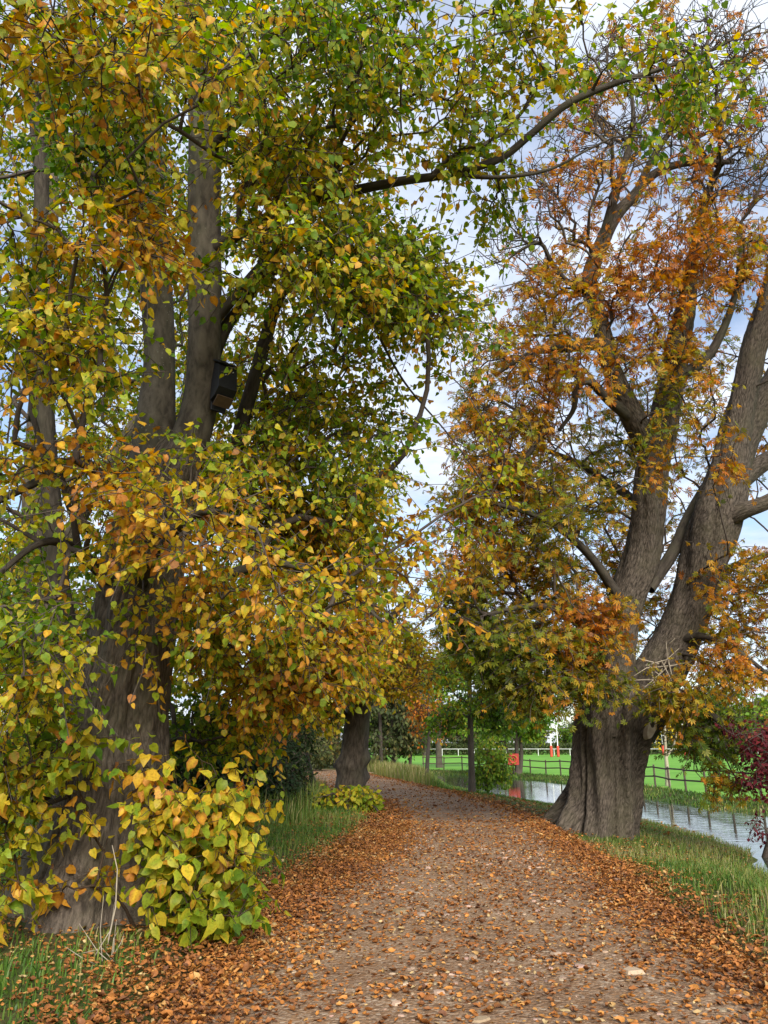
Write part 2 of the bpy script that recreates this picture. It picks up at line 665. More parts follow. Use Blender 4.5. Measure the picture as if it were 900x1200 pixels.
def world_limb(name, pts, rad, mat, parent, nseg=20, nring=30, flute=0., nf=5, rough=.05, flare=0., twist=0., burr=()):
    ph = random.random() * 6

    def shape(TH, S, R):
        k = np.ones_like(TH)
        if flute:
            a = nf * (TH + twist * S) + ph + .8 * np.sin(2 * TH + 1.3 + S * .5)
            k = k + flute * (np.abs(np.cos(a / 2)) * 1.35 - .85) * (.75 + .25 * np.cos(TH * 2 + S))
            k = k + flute * .3 * np.sin(2 * a + S * 1.1)
            k = k - flute * 1.1 * np.exp(-(np.cos(a / 2) / .16)**2) * (.6 + .4 * np.sin(S * 1.7 + TH * 3))
        if flare:
            w = np.exp(-np.maximum(0, S - .25) / .42)
            k = k + flare * w * (.65 + .5 * np.cos(nf * TH + ph + .4))
        for (bs, bt, bw, bh) in burr:
            dth = np.angle(np.exp(1j * (TH - bt))) * R
            k = k + bh * np.exp(-((S - bs)**2 + dth**2) / bw**2)
        sh = TH.shape
        q = np.stack([np.cos(TH) * 1.6, np.sin(TH) * 1.6, S * 1.1], -1).reshape(-1, 3)
        k = k + rough * 1.6 * vnoise(q, 1.0, ph).reshape(sh)
        if R.max() > .1 and nseg > 50:
            q = np.stack([np.cos(TH) * R * 13, np.sin(TH) * R * 13, S * 3.2], -1).reshape(-1, 3)
            v = vnoise(q, 1.0, ph + 9)
            v2 = vnoise(q, 2.3, ph + 4)
            k = k + (.03 / np.maximum(R, .05)) * ((.25 - np.abs(v)) + .45 * (.25 - np.abs(v2))).reshape(sh)
        return k
    V, F, uv = tube(pts, rad, nseg, nring, shape)
    # closed tip
    tip = np.asarray(pts[-1])[None]
    k = len(V)
    V = np.vstack([V, tip])
    uv = np.vstack([uv, uv[-1:]])
    j = np.arange(nseg)
    F3 = np.stack([k - nseg + j, k - nseg + (j + 1) % nseg, np.full(nseg, k)], 1)
    return mesh_np(name, V, [F, F3], mat, parent, uv=uv)


# ------------------------------------------------------------------ terrain
WZ = -.55
FZ = -.36
near = [G(900, 1030, WZ), G(885, 1008, WZ), G(830, 984, WZ), G(740, 961, WZ), G(650, 946, WZ), G(600, 938, WZ), G(540, 926, WZ), G(490, 915, WZ)]
far = [G(960, 962, WZ), G(840, 948, WZ), G(760, 936, WZ), G(675, 920, WZ), G(600, 912, WZ), G(520, 907.5, WZ), G(470, 906, WZ)]
near = [np.array([8.6, -30, WZ]), np.array([8.3, 4, WZ])] + near
far = [np.array([13.6, -30, WZ]), np.array([13.4, 8, WZ])] + far
NEAR = catmull(np.array(near), 80)[:, :2]
FAR = catmull(np.array(far), 80)[:, :2]
POND = np.vstack([NEAR, FAR[::-1]])


def dist_poly(q, poly):
    d = np.full(len(q), 1e9)
    for a, b in zip(poly[:-1], poly[1:]):
        ab = b - a
        t = np.clip(((q - a) @ ab) / max(ab @ ab, 1e-9), 0, 1)
        d = np.minimum(d, np.linalg.norm(q - a - t[:, None] * ab, axis=1))
    return d


def inside_poly(q, poly):
    c = np.zeros(len(q), bool)
    x, y = q[:, 0], q[:, 1]
    for a, b in zip(poly, np.roll(poly, -1, 0)):
        m = ((a[1] > y) != (b[1] > y))
        with np.errstate(divide='ignore', invalid='ignore'):
            xi = (b[0] - a[0]) * (y - a[1]) / (b[1] - a[1]) + a[0]
        c ^= m & (x < xi)
    return c


def sstep(x):
    x = np.clip(x, 0, 1)
    return x * x * (3 - 2 * x)


# path edges (world) left and right
PL = [np.array([-1.55, -12, 0]), np.array([-1.45, 0, 0]), G(185, 1200), G(318, 1060), G(425, 1000), G(452, 965), G(449, 947), G(425, 938), G(372, 926), G(335, 914), np.array([-14, 46, 0]), np.array([-50, 62, 0])]
PR = [np.array([2.6, -12, 0]), np.array([2.75, 0, 0]), np.array([2.85, 5.0, 0]), G(845, 1112), G(700, 1000), G(640, 965), G(588, 944), G(520, 926), G(440, 909), G(380, 899.5), np.array([-20, 62, 0]), np.array([-50, 72, 0])]
NPATH = 140
PLc, PRc = catmull(np.array(PL), 400), catmull(np.array(PR), 400)
# resample so that both sides advance together
tt_ = np.linspace(0, 1, NPATH)
PLc = PLc[(tt_ * 399).astype(int)]
PRc = PRc[np.array([int(np.argmin(np.linalg.norm(PRc[:, :2] - l[:2], axis=1))) for l in PLc])]
PRc = catmull(PRc[::4], NPATH)
PLc = catmull(PLc[::4], NPATH)
PATHPOLY = np.vstack([PLc[:, :2], PRc[::-1, :2]])


def height(q):
    """terrain height at (n,2) points"""
    dn, df = dist_poly(q, NEAR), dist_poly(q, FAR)
    ins = inside_poly(q, POND)
    hn = WZ + (-WZ) * np.clip(dn / 3.7, 0, 1)**1.5
    hf = WZ + (FZ - WZ) * sstep(df / 1.8)
    w = sstep((dn - df + 4) / 8)
    h = hn * (1 - w) + hf * w
    h = np.where(ins, WZ - .55 * sstep(np.minimum(dn, df) / 1.2) - .01, h)
    # verges stand a little above the path
    ip = inside_poly(q, PATHPOLY)
    dp = np.minimum(dist_poly(q, PLc[:, :2]), dist_poly(q, PRc[:, :2]))
    lump = np.array([mnoise.noise(Vector((x * .55, y * .55, 2.))) for x, y in q])
    near_side = (1 - w) * (~ins)
    h = h + np.where(ip, -.03, near_side * sstep(dp / 1.1) * (.07 + .05 * lump))
    h = h + np.where(ip, 0, -.03 * (1 - sstep(dp / .35)) * near_side)
    return h


def zat(x, y):
    return float(height(np.array([[x, y]]))[0])


def grid_axis(lo, hi, step, far_lo, far_hi):
    a = list(np.arange(lo, hi + 1e-6, step))
    s = step
    x = lo
    while x > far_lo:
        s *= 1.35
        x -= s
        a.insert(0, x)
    s = step
    x = hi
    while x < far_hi:
        s *= 1.35
        x += s
        a.append(x)
    return np.array(a)


gx = grid_axis(-14, 22, .28, -1500, 1500)
gy = grid_axis(0, 76, .34, -400, 2500)
XX, YY = np.meshgrid(gx, gy)
Q = np.stack([XX.ravel(), YY.ravel()], 1)
H = height(Q)
nx, ny = len(gx), len(gy)
ii = np.arange(ny - 1)[:, None] * nx + np.arange(nx - 1)[None]
GF = np.stack([ii, ii + 1, ii + nx + 1, ii + nx], -1).reshape(-1, 4)


def ground_mat():
    m, nt, nd, lk = new_mat('verge_earth_and_turf')
    out = N(nt, 'ShaderNodeOutputMaterial')
    geo = N(nt, 'ShaderNodeNewGeometry')
    n1 = N(nt, 'ShaderNodeTexNoise', Scale=.9, Detail=6.0, Roughness=.6)
    n2 = N(nt, 'ShaderNodeTexNoise', Scale=14.0, Detail=6.0, Roughness=.7)
    for n in (n1, n2):
        lk.new(geo.outputs['Position'], n.inputs['Vector'])
    a = ramp(nt, n2.outputs['Fac'], [(.3, (.035, .05, .014)), (.7, (.10, .13, .03))])
    b = ramp(nt, n2.outputs['Fac'], [(.3, (.045, .034, .02)), (.7, (.12, .085, .04))])
    c = mixc(nt, ramp(nt, n1.outputs['Fac'], [(.42, (0, 0, 0)), (.62, (1, 1, 1))]), a, b)
    pb = N(nt, 'ShaderNodeBsdfPrincipled', Roughness=.95)
    pb.inputs['Specular IOR Level'].default_value = .1
    lk.new(c, pb.inputs['Base Color'])
    bp = N(nt, 'ShaderNodeBump', Strength=.7, Distance=.04)
    lk.new(n2.outputs['Fac'], bp.inputs['Height'])
    lk.new(bp.outputs[0], pb.inputs['Normal'])
    lk.new(pb.outputs[0], out.inputs[0])
    return m


tag(mesh_np('ground', np.c_[Q, H], [GF], ground_mat()), kind='structure')


def path_mat():
    m, nt, nd, lk = new_mat('compacted_gravel')
    out = N(nt, 'ShaderNodeOutputMaterial')
    geo = N(nt, 'ShaderNodeNewGeometry')
    n0 = N(nt, 'ShaderNodeTexNoise', Scale=.7, Detail=5.0, Roughness=.6)
    n1 = N(nt, 'ShaderNodeTexNoise', Scale=9.0, Detail=8.0, Roughness=.7)
    v1 = N(nt, 'ShaderNodeTexVoronoi', Scale=34.0)
    v2 = N(nt, 'ShaderNodeTexVoronoi', Scale=75.0)
    for n in (n0, n1, v1, v2):
        lk.new(geo.outputs['Position'], n.inputs['Vector'])
    base = ramp(nt, n1.outputs['Fac'], [(.28, (.13, .078, .046)), (.55, (.26, .155, .085)), (.8, (.36, .235, .14))])
    sep = N(nt, 'ShaderNodeSeparateColor')
    lk.new(v1.outputs['Color'], sep.inputs[0])
    st = ramp(nt, sep.outputs[0], [(.0, (.16, .098, .06)), (.6, (.27, .18, .115)), (.9, (.36, .27, .19)), (1, (.46, .39, .30))])
    c = mixc(nt, ramp(nt, sep.outputs[1], [(.45, (0, 0, 0)), (.6, (.8, .8, .8))]), base, st)
    sep2 = N(nt, 'ShaderNodeSeparateColor')
    lk.new(v2.outputs['Color'], sep2.inputs[0])
    c = mixc(nt, ramp(nt, sep2.outputs[0], [(.78, (0, 0, 0)), (.86, (.7, .7, .7))]), c, (.36, .27, .19))
    damp = ramp(nt, n0.outputs['Fac'], [(.38, (.72, .66, .62)), (.6, (1, 1, 1))])
    c = mixc(nt, .8, c, damp, 'MULTIPLY')
    pb = N(nt, 'ShaderNodeBsdfPrincipled', Roughness=.95)
    pb.inputs['Specular IOR Level'].default_value = .1
    lk.new(c, pb.inputs['Base Color'])
    ad = N(nt, 'ShaderNodeMath', operation='MULTIPLY_ADD')
    lk.new(v1.outputs['Distance'], ad.inputs[0])
    ad.inputs[1].default_value = -.7
    lk.new(n1.outputs['Fac'], ad.inputs[2])
    bp = N(nt, 'ShaderNodeBump', Strength=.8, Distance=.02)
    lk.new(ad.outputs[0], bp.inputs['Height'])
    lk.new(bp.outputs[0], pb.inputs['Normal'])
    lk.new(pb.outputs[0], out.inputs[0])
    return m


NW = 26
w_ = np.linspace(0, 1, NW)
PP = PLc[:, None, :] * (1 - w_)[None, :, None] + PRc[:, None, :] * w_[None, :, None]
PP = PP.reshape(-1, 3)
PP[:, 2] = .006 + .05 * np.tile(np.sin(w_ * math.pi)**.7, NPATH) + .012 * (vnoise(PP, 1.1, 5.) * np.tile(np.sin(w_ * math.pi), NPATH))
ii = np.arange(NPATH - 1)[:, None] * NW + np.arange(NW - 1)[None]
PF = np.stack([ii, ii + 1, ii + NW + 1, ii + NW], -1).reshape(-1, 4)
tag(mesh_np('path', PP, [PF], path_mat()), kind='structure')


def water_mat():
    m, nt, nd, lk = new_mat('pond_water')
    out = N(nt, 'ShaderNodeOutputMaterial')
    geo = N(nt, 'ShaderNodeNewGeometry')
    mp = N(nt, 'ShaderNodeMapping')
    mp.inputs['Scale'].default_value = (1.0, 2.6, 1)
    lk.new(geo.outputs['Position'], mp.inputs[0])
    n1 = N(nt, 'ShaderNodeTexNoise', Scale=1.6, Detail=3.0, Roughness=.5)
    lk.new(mp.outputs[0], n1.inputs['Vector'])
    pb = N(nt, 'ShaderNodeBsdfPrincipled', Roughness=.03, IOR=1.33)
    pb.inputs['Base Color'].default_value = (.035, .042, .03, 1)
    pb.inputs['Specular IOR Level'].default_value = .5
    bp = N(nt, 'ShaderNodeBump', Strength=.2, Distance=.02)
    lk.new(n1.outputs['Fac'], bp.inputs['Height'])
    lk.new(bp.outputs[0], pb.inputs['Normal'])
    lk.new(pb.outputs[0], out.inputs[0])
    return m


wx = np.r_[NEAR[:, 0] - .5, FAR[:, 0] + .5]
wv = np.c_[np.r_[NEAR - [.7, 0], (FAR + [.7, 0])], np.full(160, WZ)]
wf = np.array([[i, 80 + i, 81 + i, i + 1] for i in range(79)])
tag(mesh_np('pond', wv, [wf], water_mat()), kind='structure')

# playing field beyond the fence: a sheet just above the ground
OFF = []
tn = np.gradient(FAR, axis=0)
tn = tn / np.linalg.norm(tn, axis=1)[:, None]
nr_ = np.stack([tn[:, 1], -tn[:, 0]], 1)      # away from the pond
FENCE = FAR + nr_ * 1.9
FIELD_IN = FAR + nr_ * 2.0
fin = FIELD_IN
rows = [0, 3, 10, 30, 80, 200, 500]
fv = []
fan = np.linspace(0, 1, 80)[:, None]
fdir = norm(np.array([[1.0, .0]]) * (1 - fan) + np.array([[-.35, 1.0]]) * fan)
for k in rows:
    fv.append(np.c_[fin + k * fdir, np.full(80, FZ + .005)])
fv = np.concatenate(fv)
ff = np.array([[a * 80 + i, (a + 1) * 80 + i, (a + 1) * 80 + i + 1, a * 80 + i + 1] for a in range(len(rows) - 1) for i in range(79)])
M_FIELD = flat_mat('mown_turf', (.155, .34, .045), (.105, .25, .035), .5, .9, 0.0, .1)
tag(mesh_np('playing_field', fv, [ff], M_FIELD), kind='structure')


# ------------------------------------------------------------------ lime tree on the left
TPL_H = [T_heart(), T_heart(1.8, .45, .3, .3), T_heart(-.6, .3, -.5, .5), T_heart(2.6, .1, .8, -.5, .85), T_heart(.6, .7, -.2, .8, .9)]
TPL_S, TPL_P, TPL_L = T_simple(), T_palm(7), T_litter()


def lime():
    base = G(118, 1078)
    base[2] = zat(base[0], base[1])
    t = thing('lime_tree', 'huge old lime with yellow-green leaves and a black box on its stem', 'tree', base)
    trunk = [(108, 1120, 7.25, 92), (112, 1075, 7.3, 86), (120, 1010, 7.4, 74), (132, 930, 7.45, 62), (138, 850, 7.5, 57), (152, 770, 7.5, 50), (163, 690, 7.55, 46), (182, 610, 7.6, 42), (200, 550, 7.65, 36), (212, 515, 7.7, 20)]
    tp, _ = limb_obj('trunk', trunk, M_BARK, t, 200, .025, .10, 5, .09, .28, .0, burr=((1.05, 4.9, .17, .16), (.75, 5.6, .2, .1), (1.9, 5.3, .16, .10)))
    stems = [
        # right-hand stem with the box
        [(192, 575, 7.65, 32), (220, 522, 7.65, 24), (235, 470, 7.65, 20.5), (239, 400, 7.65, 19.5), (240, 300, 7.7, 19), (240, 200, 7.75, 18), (237, 100, 7.8, 17), (228, 0, 7.9, 15), (226, -160, 8.0, 11), (230, -330, 8.2, 6)],
        # left stem
        [(176, 590, 7.6, 30), (182, 510, 7.75, 24), (187, 430, 7.9, 18.5), (184, 350, 8.0, 18), (176, 230, 8.0, 17), (170, 110, 8.05, 16.5), (172, 0, 8.1, 15), (178, -150, 8.2, 14), (180, -330, 8.4, 7)],
        # stem behind, far left
        [(95, 860, 7.9, 20), (70, 700, 8.2, 13), (58, 560, 8.4, 11), (52, 460, 8.5, 9.5), (46, 330, 8.6, 8), (48, 200, 8.7, 8), (30, 60, 8.9, 6)],
        # right leaning branch
        [(255, 612, 7.9, 8), (272, 545, 7.95, 8.5), (288, 480, 8.0, 8.5), (308, 410, 8.1, 8), (326, 350, 8.2, 7), (350, 318, 8.3, 5), (378, 270, 8.4, 3.6), (400, 180, 8.5, 2.6)],
        [(245, 430, 7.8, 9), (264, 385, 7.8, 7.5), (298, 335, 7.8, 6), (318, 260, 7.8, 4.5), (345, 150, 7.9, 3)],
        # upper left arms
        [(176, 300, 8.0, 8), (130, 250, 7.8, 7.5), (98, 205, 7.6, 7), (76, 160, 7.4, 6), (55, 122, 7.2, 5), (20, 60, 7.0, 3.5)],
        [(120, 560, 7.7, 8), (90, 540, 7.2, 6.5), (40, 566, 6.7, 5), (-30, 600, 6.3, 4)],
        # long branch over the path to the right
        [(240, 300, 7.7, 9), (300, 262, 7.5, 7), (380, 232, 7.3, 6), (465, 213, 7.1, 5.2), (525, 204, 7.0, 4.8), (585, 186, 6.95, 4.4), (625, 155, 6.9, 4.2), (665, 122, 6.85, 4.2), (720, 98, 6.8, 3.6), (765, 84, 6.8, 2.6), (830, 60, 6.8, 1.8), (890, 30, 6.8, 1.2)],
        [(525, 204, 7.0, 3.2), (580, 208, 6.95, 2.4), (640, 200, 6.9, 1.7), (690, 175, 6.9, 1.1)],
        [(240, 180, 7.75, 8), (300, 120, 7.4, 6), (360, 60, 7.1, 4.5), (430, 20, 6.9, 3.3), (520, -10, 6.8, 2.2)],
        # drooping bough in the middle
        [(240, 390, 7.7, 6), (330, 290, 7.6, 5.2), (395, 283, 7.5, 4.6), (406, 318, 7.5, 3.4), (430, 365, 7.5, 2.0), (472, 445, 7.6, 1.3), (530, 515, 7.7, .9), (590, 600, 7.8, .6)],
        # lower boughs
        [(170, 720, 7.5, 9), (250, 680, 7.4, 6.5), (330, 660, 7.3, 4.6), (400, 690, 7.4, 3), (450, 730, 7.5, 2)],
        [(160, 690, 7.4, 8), (190, 640, 6.6, 6), (240, 600, 6.0, 4), (300, 620, 5.7, 2.4)],
        [(130, 680, 7.3, 8), (80, 640, 6.6, 6), (40, 640, 6.1, 4), (-20, 690, 5.8, 2.6)],
        [(240, 30, 7.85, 8), (170, -20, 7.0, 6), (90, -30, 6.0, 4.6), (20, 20, 5.3, 3)],
        [(150, 800, 7.6, 8), (90, 760, 8.2, 6), (20, 740, 9.0, 5), (-60, 730, 10, 3)],
    ]
    sk = Skel()
    sk.limb(tp, .25)
    for i, s in enumerate(stems):
        big = i < 3
        pts, rad = limb_obj('stem' if big else 'limb', s, M_STEM if i in (0, 1) else M_LIMB, t, 40 if big else 14, .06, .04 if big else 0, 4, .06)
        sk.limb(pts, .25)
    clumps = [
        (60, 40, 5.0, 150, 90, .8, 70, .58), (200, 60, 5.6, 120, 80, .8, 55, .52),
        (140, 262, 5.9, 190, 60, .9, 62, .64), (60, 400, 5.9, 100, 75, .9, 70, .42),
        (100, 565, 6.0, 160, 65, .9, 54, .66), (190, 630, 6.0, 150, 65, .9, 48, .60), (300, 690, 6.5, 130, 60, 1.0, 56, .56),
        (35, 750, 6.0, 75, 85, .8, 62, .42), (10, 890, 6.3, 40, 100, .5, 30, .40),
        (160, 735, 6.3, 60, 30, .5, 16, .66), (325, 765, 7.4, 100, 60, 1.0, 120, .52),
        (340, 180, 7.3, 110, 60, 1.3, 150, .60), (350, 60, 7.0, 150, 80, 1.5, 130, .36),
        (430, 320, 7.8, 110, 90, 1.5, 190, .42), (360, 440, 8.5, 110, 90, 1.5, 150, .54),
        (340, 560, 8.0, 120, 70, 1.5, 220, .52), (385, 650, 8.6, 70, 80, 1.5, 170, .56),
        (372, 745, 8.2, 62, 45, 1.2, 100, .60), (250, 845, 8.2, 80, 45, .8, 80, .42),
        (100, 100, 10.0, 220, 170, 1.5, 260, .36), (90, 420, 10.2, 180, 190, 1.5, 220, .40),
        (290, 300, 11.0, 190, 260, 1.5, 160, .50), (300, 620, 11.0, 140, 160, 1.5, 160, .48),
        (60, 760, 10.5, 140, 140, 1.5, 190, .38), (160, 170, 6.8, 140, 80, .7, 80, .28), (320, 310, 6.4, 110, 70, .8, 70, .52),
        (470, 60, 7.0, 90, 90, 1.2, 60, .42), (560, 90, 7.0, 80, 100, 1.0, 40, .44), (560, 225, 6.9, 85, 55, .8, 60, .55),
        (500, 320, 7.6, 60, 90, 1.0, 80, .46), (720, 95, 6.8, 115, 75, .6, 27, .42), (640, 215, 6.9, 70, 45, .6, 28, .34),
        (830, 90, 6.8, 80, 70, .7, 15, .42), (490, 470, 7.7, 60, 80, .8, 34, .40), (560, 560, 7.8, 50, 60, .5, 13, .42),
        (480, 640, 7.6, 25, 60, .4, 14, .60), (505, 705, 6.6, 26, 14, .2, 5, .68), (620, 20, 6.9, 70, 50, .7, 22, .42),
        (-180, 200, 7.5, 160, 220, 1.5, 120, .4), (-170, 640, 7.5, 140, 220, 1.5, 110, .45), (200, -250, 8, 350, 180, 2, 160, .45),
    ]
    r = np.random.default_rng(11)
    att, tin = clump_points([(*c[:6], int(c[6] * .82), c[7]) for c in clumps], r, -.02, .9)
    tin = tin - .05
    # keep the bark in view where the light falls between the boughs
    keep = []
    for q in att:
        x, y, d = proj(q)
        hid = d < 8.3 and ((95 < x < 212 and 765 < y < 880) or (190 < x < 305 and 325 < y < 520) or (150 < x < 212 and 330 < y < 500) or (120 < x < 200 and 690 < y < 770 and r.random() < .5))
        keep.append(not hid)
    keep = np.array(keep)
    att, tin = att[keep], tin[keep]
    L = make_crown(sk, att, tin, r, TPL_H, .060, 3, 10.5, .50, .25, .25, .25, .3, tnoise=.42)
    V, F = sk.frustums(sk.radii(.0030, .42, .06), 6)
    mesh_np('branches', V, [F], M_TWIG, t)
    mesh_np('crown', L[0], [L[1]], M_LEAF, t, col=L[2])
    # shoots round the foot of the trunk
    sk2 = Skel(40000)
    for k in range(34):
        a = r.uniform(0, 2 * math.pi)
        rr = r.uniform(.5, .9)
        b = base + np.array([math.cos(a) * rr, math.sin(a) * rr, .02])
        sk2.add(b, -1, True)
    for q in ((190, 960), (170, 930), (60, 940), (150, 1000), (205, 1010), (70, 1000)):
        sk2.add(P(*q, 7.1), -1, True)
    c2 = [(225, 1005, 6.5, 78, 85, .5, 64, .42), (215, 925, 6.5, 62, 42, .4, 34, .50), (268, 985, 6.7, 40, 65, .4, 30, .48), (250, 1075, 6.3, 50, 26, .3, 26, .34), (185, 895, 6.6, 16, 14, .2, 4, .62), (200, 1090, 6.3, 20, 12, .2, 5, .4),
          (8, 940, 6.4, 40, 80, .4, 30, .42), (75, 885, 6.4, 45, 48, .3, 22, .36), (5, 1050, 6.2, 20, 45, .3, 9, .5), (85, 960, 6.5, 22, 26, .15, 6, .5), (60, 1040, 6.4, 26, 20, .15, 4, .6), (120, 1040, 6.4, 30, 16, .1, 4, .62)]
    att, tin = clump_points(c2, r, -.3, 1.5, 3.)
    L = make_crown(sk2, att, tin, r, TPL_H, .092, 2, 5.5, .34, .15, .35, .3, .1, tvar=.15, tnoise=.25, hang=.75, face=1.0)
    V, F = sk2.frustums(sk2.radii(.0028, .42, .02), 5)
    b = mesh_np('basal_shoots', np.vstack([V, L[0]]), [F, L[1] + len(V)], M_LEAF, t, col=np.vstack([np.tile([[.09, .06, .04]], (len(V), 1)), L[2]]))
    b['label'] = 'bushy shoots with large heart-shaped leaves round the foot of the trunk'
    return t


lime()


def bat_box():
    c = P(262, 446, 7.55)
    t = thing('bat_box', 'black wooden bat box fixed high on the lime tree stem', 'bat box', c)
    R = rotz(math.radians(42))           # front looks towards +x and the camera
    def L(x, y, z):
        return c + R @ np.array([x, y, z])
    w, dp, hh = .20, .15, .40
    # body: a wedge profile, extruded sideways  (front is -y)
    prof = [(.06, -.22), (.06, .19), (-.075, .12), (-.095, -.12), (-.02, -.19)]
    V = [L(s * w / 2, y, z) for s in (-1, 1) for y, z in prof]
    n = len(prof)
    mb = MB()
    F4 = [[i, (i + 1) % n, n + (i + 1) % n, n + i] for i in range(n)]
    mb.add(V, F4, [[0, i + 1, i] for i in range(1, n - 1)] + [[n, n + i, n + i + 1] for i in range(1, n - 1)])
    mb.build('box_body', M_BLACK, t)
    mb = MB()
    a = math.atan2(.07, .135)
    Rr = R @ np.array([[1, 0, 0], [0, math.cos(a), -math.sin(a)], [0, math.sin(a), math.cos(a)]])
    mb.box(L(0, -.02, .175), (w + .035, .20, .02), Rr, .004)
    mb.build('box_roof', M_BLACK, t)
    mb = MB()
    mb.box(L(0, .075, -.03), (w * .8, .025, .56), R, .004)
    mb.build('back_plate', M_BLACK, t)
    mb = MB()
    a = -math.radians(40)
    Rr = R @ np.array([[1, 0, 0], [0, math.cos(a), -math.sin(a)], [0, math.sin(a), math.cos(a)]])
    mb.box(L(0, -.02, -.235), (w * .9, .12, .014), Rr, .003)
    mb.build('landing_slope', M_BROWNW, t)
    for (x, y, z) in ((-.03, -.088, .02), (.05, -.084, .07)):
        mb = MB()
        mb.tube([L(x, y + .012, z), L(x, y - .008, z)], [.006, .006], 8)
        mb.build('screw', M_STEEL, t)


bat_box()


# ------------------------------------------------------------------ horse chestnut on the right
def chestnut():
    base = G(700, 965)
    base[2] = zat(base[0], base[1])
    t = thing('horse_chestnut', 'massive leaning horse chestnut with twin trunks and orange leaves on the pond bank', 'tree', base)
    D = 15.8
    trunk = [(694, 985, D, 50), (699, 962, D, 43), (705, 940, D, 39), (711, 905, D, 37.5), (717, 870, D, 40), (725, 840, D, 42), (733, 815, D, 36), (738, 795, D, 24)]
    tp, _ = limb_obj('trunk', trunk, M_CBARK, t, 200, .03, .20, 7, .05, .07, .32)
    stems = [
        [(712, 850, 15.7, 30), (716, 800, 15.6, 26), (722, 750, 15.6, 22), (733, 705, 15.6, 21), (752, 650, 15.6, 20), (760, 600, 15.6, 19), (764, 555, 15.6, 19), (776, 500, 15.6, 17), (788, 440, 15.6, 15), (798, 390, 15.6, 13), (806, 345, 15.7, 10), (812, 300, 15.9, 6), (822, 250, 16, 4)],
        [(738, 850, 15.9, 30), (765, 800, 15.9, 29), (792, 750, 15.9, 26), (812, 700, 15.9, 24), (826, 650, 15.9, 26), (842, 600, 15.9, 27), (856, 545, 15.9, 21), (868, 480, 15.9, 15.5), (882, 415, 15.9, 14.5), (902, 352, 15.9, 13.5), (918, 280, 16, 11), (925, 180, 16.2, 9), (940, 60, 16.5, 5)],
        [(852, 575, 16.0, 16), (872, 520, 16.2, 16), (895, 470, 16.4, 14), (935, 390, 16.6, 11), (980, 270, 17, 7)],
        [(846, 610, 15.7, 12), (872, 598, 15.4, 10), (905, 585, 15.2, 8), (970, 540, 15, 5)],
        [(858, 570, 16.2, 12), (890, 545, 16.5, 11), (930, 525, 16.8, 8), (1000, 500, 17, 5)],
        # left upper limb with its twisting top
        [(768, 535, 15.6, 14), (745, 495, 15.4, 14), (728, 460, 15.3, 12), (714, 425, 15.2, 11), (706, 390, 15.2, 10), (696, 350, 15.2, 9), (691, 325, 15.2, 9), (704, 288, 15.2, 8.5), (720, 255, 15.3, 7.5), (742, 230, 15.4, 6), (765, 205, 15.4, 5), (800, 192, 15.4, 4), (860, 190, 15.4, 2.5)],
        [(704, 288, 15.2, 6), (722, 225, 15.1, 5), (735, 180, 15.1, 4), (742, 140, 15.1, 2.6), (738, 90, 15.2, 1.5)],
        [(742, 235, 15.4, 5), (768, 180, 15.6, 3.6), (800, 140, 15.8, 2.4), (850, 100, 16, 1.4)],
        [(708, 402, 15.2, 8), (680, 405, 15.0, 7), (652, 408, 14.9, 6), (620, 415, 14.8, 3), (580, 440, 14.8, 1.8)],
        [(745, 495, 15.4, 7), (715, 470, 15.0, 6), (690, 447, 14.8, 5), (676, 455, 14.7, 4), (672, 480, 14.7, 3), (655, 505, 14.7, 2)],
        [(696, 340, 15.2, 4.5), (665, 330, 15, 3.4), (645, 305, 14.9, 2.8), (632, 285, 14.8, 2.2), (600, 300, 14.8, 1.4), (585, 325, 14.8, .8)],
        [(728, 705, 15.5, 7), (690, 650, 15, 5), (640, 610, 14.7, 3.6), (580, 590, 14.5, 2)],
        [(718, 790, 15.5, 7), (680, 730, 14.8, 5), (630, 710, 14.4, 3.6), (570, 720, 14.2, 2)],
        [(760, 600, 15.7, 6), (720, 570, 16.5, 5), (670, 540, 17.2, 3.5), (620, 520, 17.6, 2)],
        [(790, 755, 15.7, 5), (820, 745, 15.2, 4), (860, 760, 14.8, 3), (900, 790, 14.6, 2)],
        [(760, 690, 15.8, 8), (790, 645, 16.2, 7), (803, 610, 16.5, 5), (830, 560, 17, 3.5)],
        [(790, 440, 15.6, 8), (815, 430, 15.5, 7), (838, 405, 15.4, 5), (860, 350, 15.3, 3.6), (870, 280, 15.3, 2)],
        [(800, 730, 15.9, 5), (850, 670, 16.5, 4), (900, 650, 16.8, 3)],
        [(736, 862, 15.8, 18), (758, 846, 15.65, 19), (780, 828, 15.4, 14), (800, 822, 15.1, 9), (830, 835, 14.9, 5), (860, 860, 14.8, 2.5)],
    ]
    sk = Skel()
    sk.limb(tp, .3)
    for i, s in enumerate(stems):
        big = i < 6
        pts, rad = limb_obj('stem' if i < 2 else 'limb', s, M_CBARK if big else M_LIMB, t, 56 if i < 2 else (28 if big else 14), .06 if big else .1, .07 if i < 2 else .03, 5, .07, 0, .5 if i < 2 else 0)
        sk.limb(pts, .3)
    # pale sawn scar of a lost branch
    sp = P(764, 854, 15.10)
    mb = MB()
    nrm_ = norm(np.array([.25, -1, .05]))
    ux = norm(np.cross(np.array([0, 0, 1.]), nrm_))
    th = np.linspace(0, 2 * math.pi, 20, endpoint=False)
    rot = math.radians(-28)
    u2 = ux * math.cos(rot) + np.cross(nrm_, ux) * math.sin(rot)
    v2 = np.cross(nrm_, u2)
    ring = np.array([u2 * math.cos(a) * .085 * (1 + .1 * math.sin(3 * a)) + v2 * math.sin(a) * .20 for a in th])
    V = np.vstack([sp - nrm_ * .14 + ring * 1.1, sp - nrm_ * .02 + ring * 1.05, sp + ring, sp + ring * .85 - nrm_ * .015, [sp - nrm_ * .02]])
    q = np.arange(20)
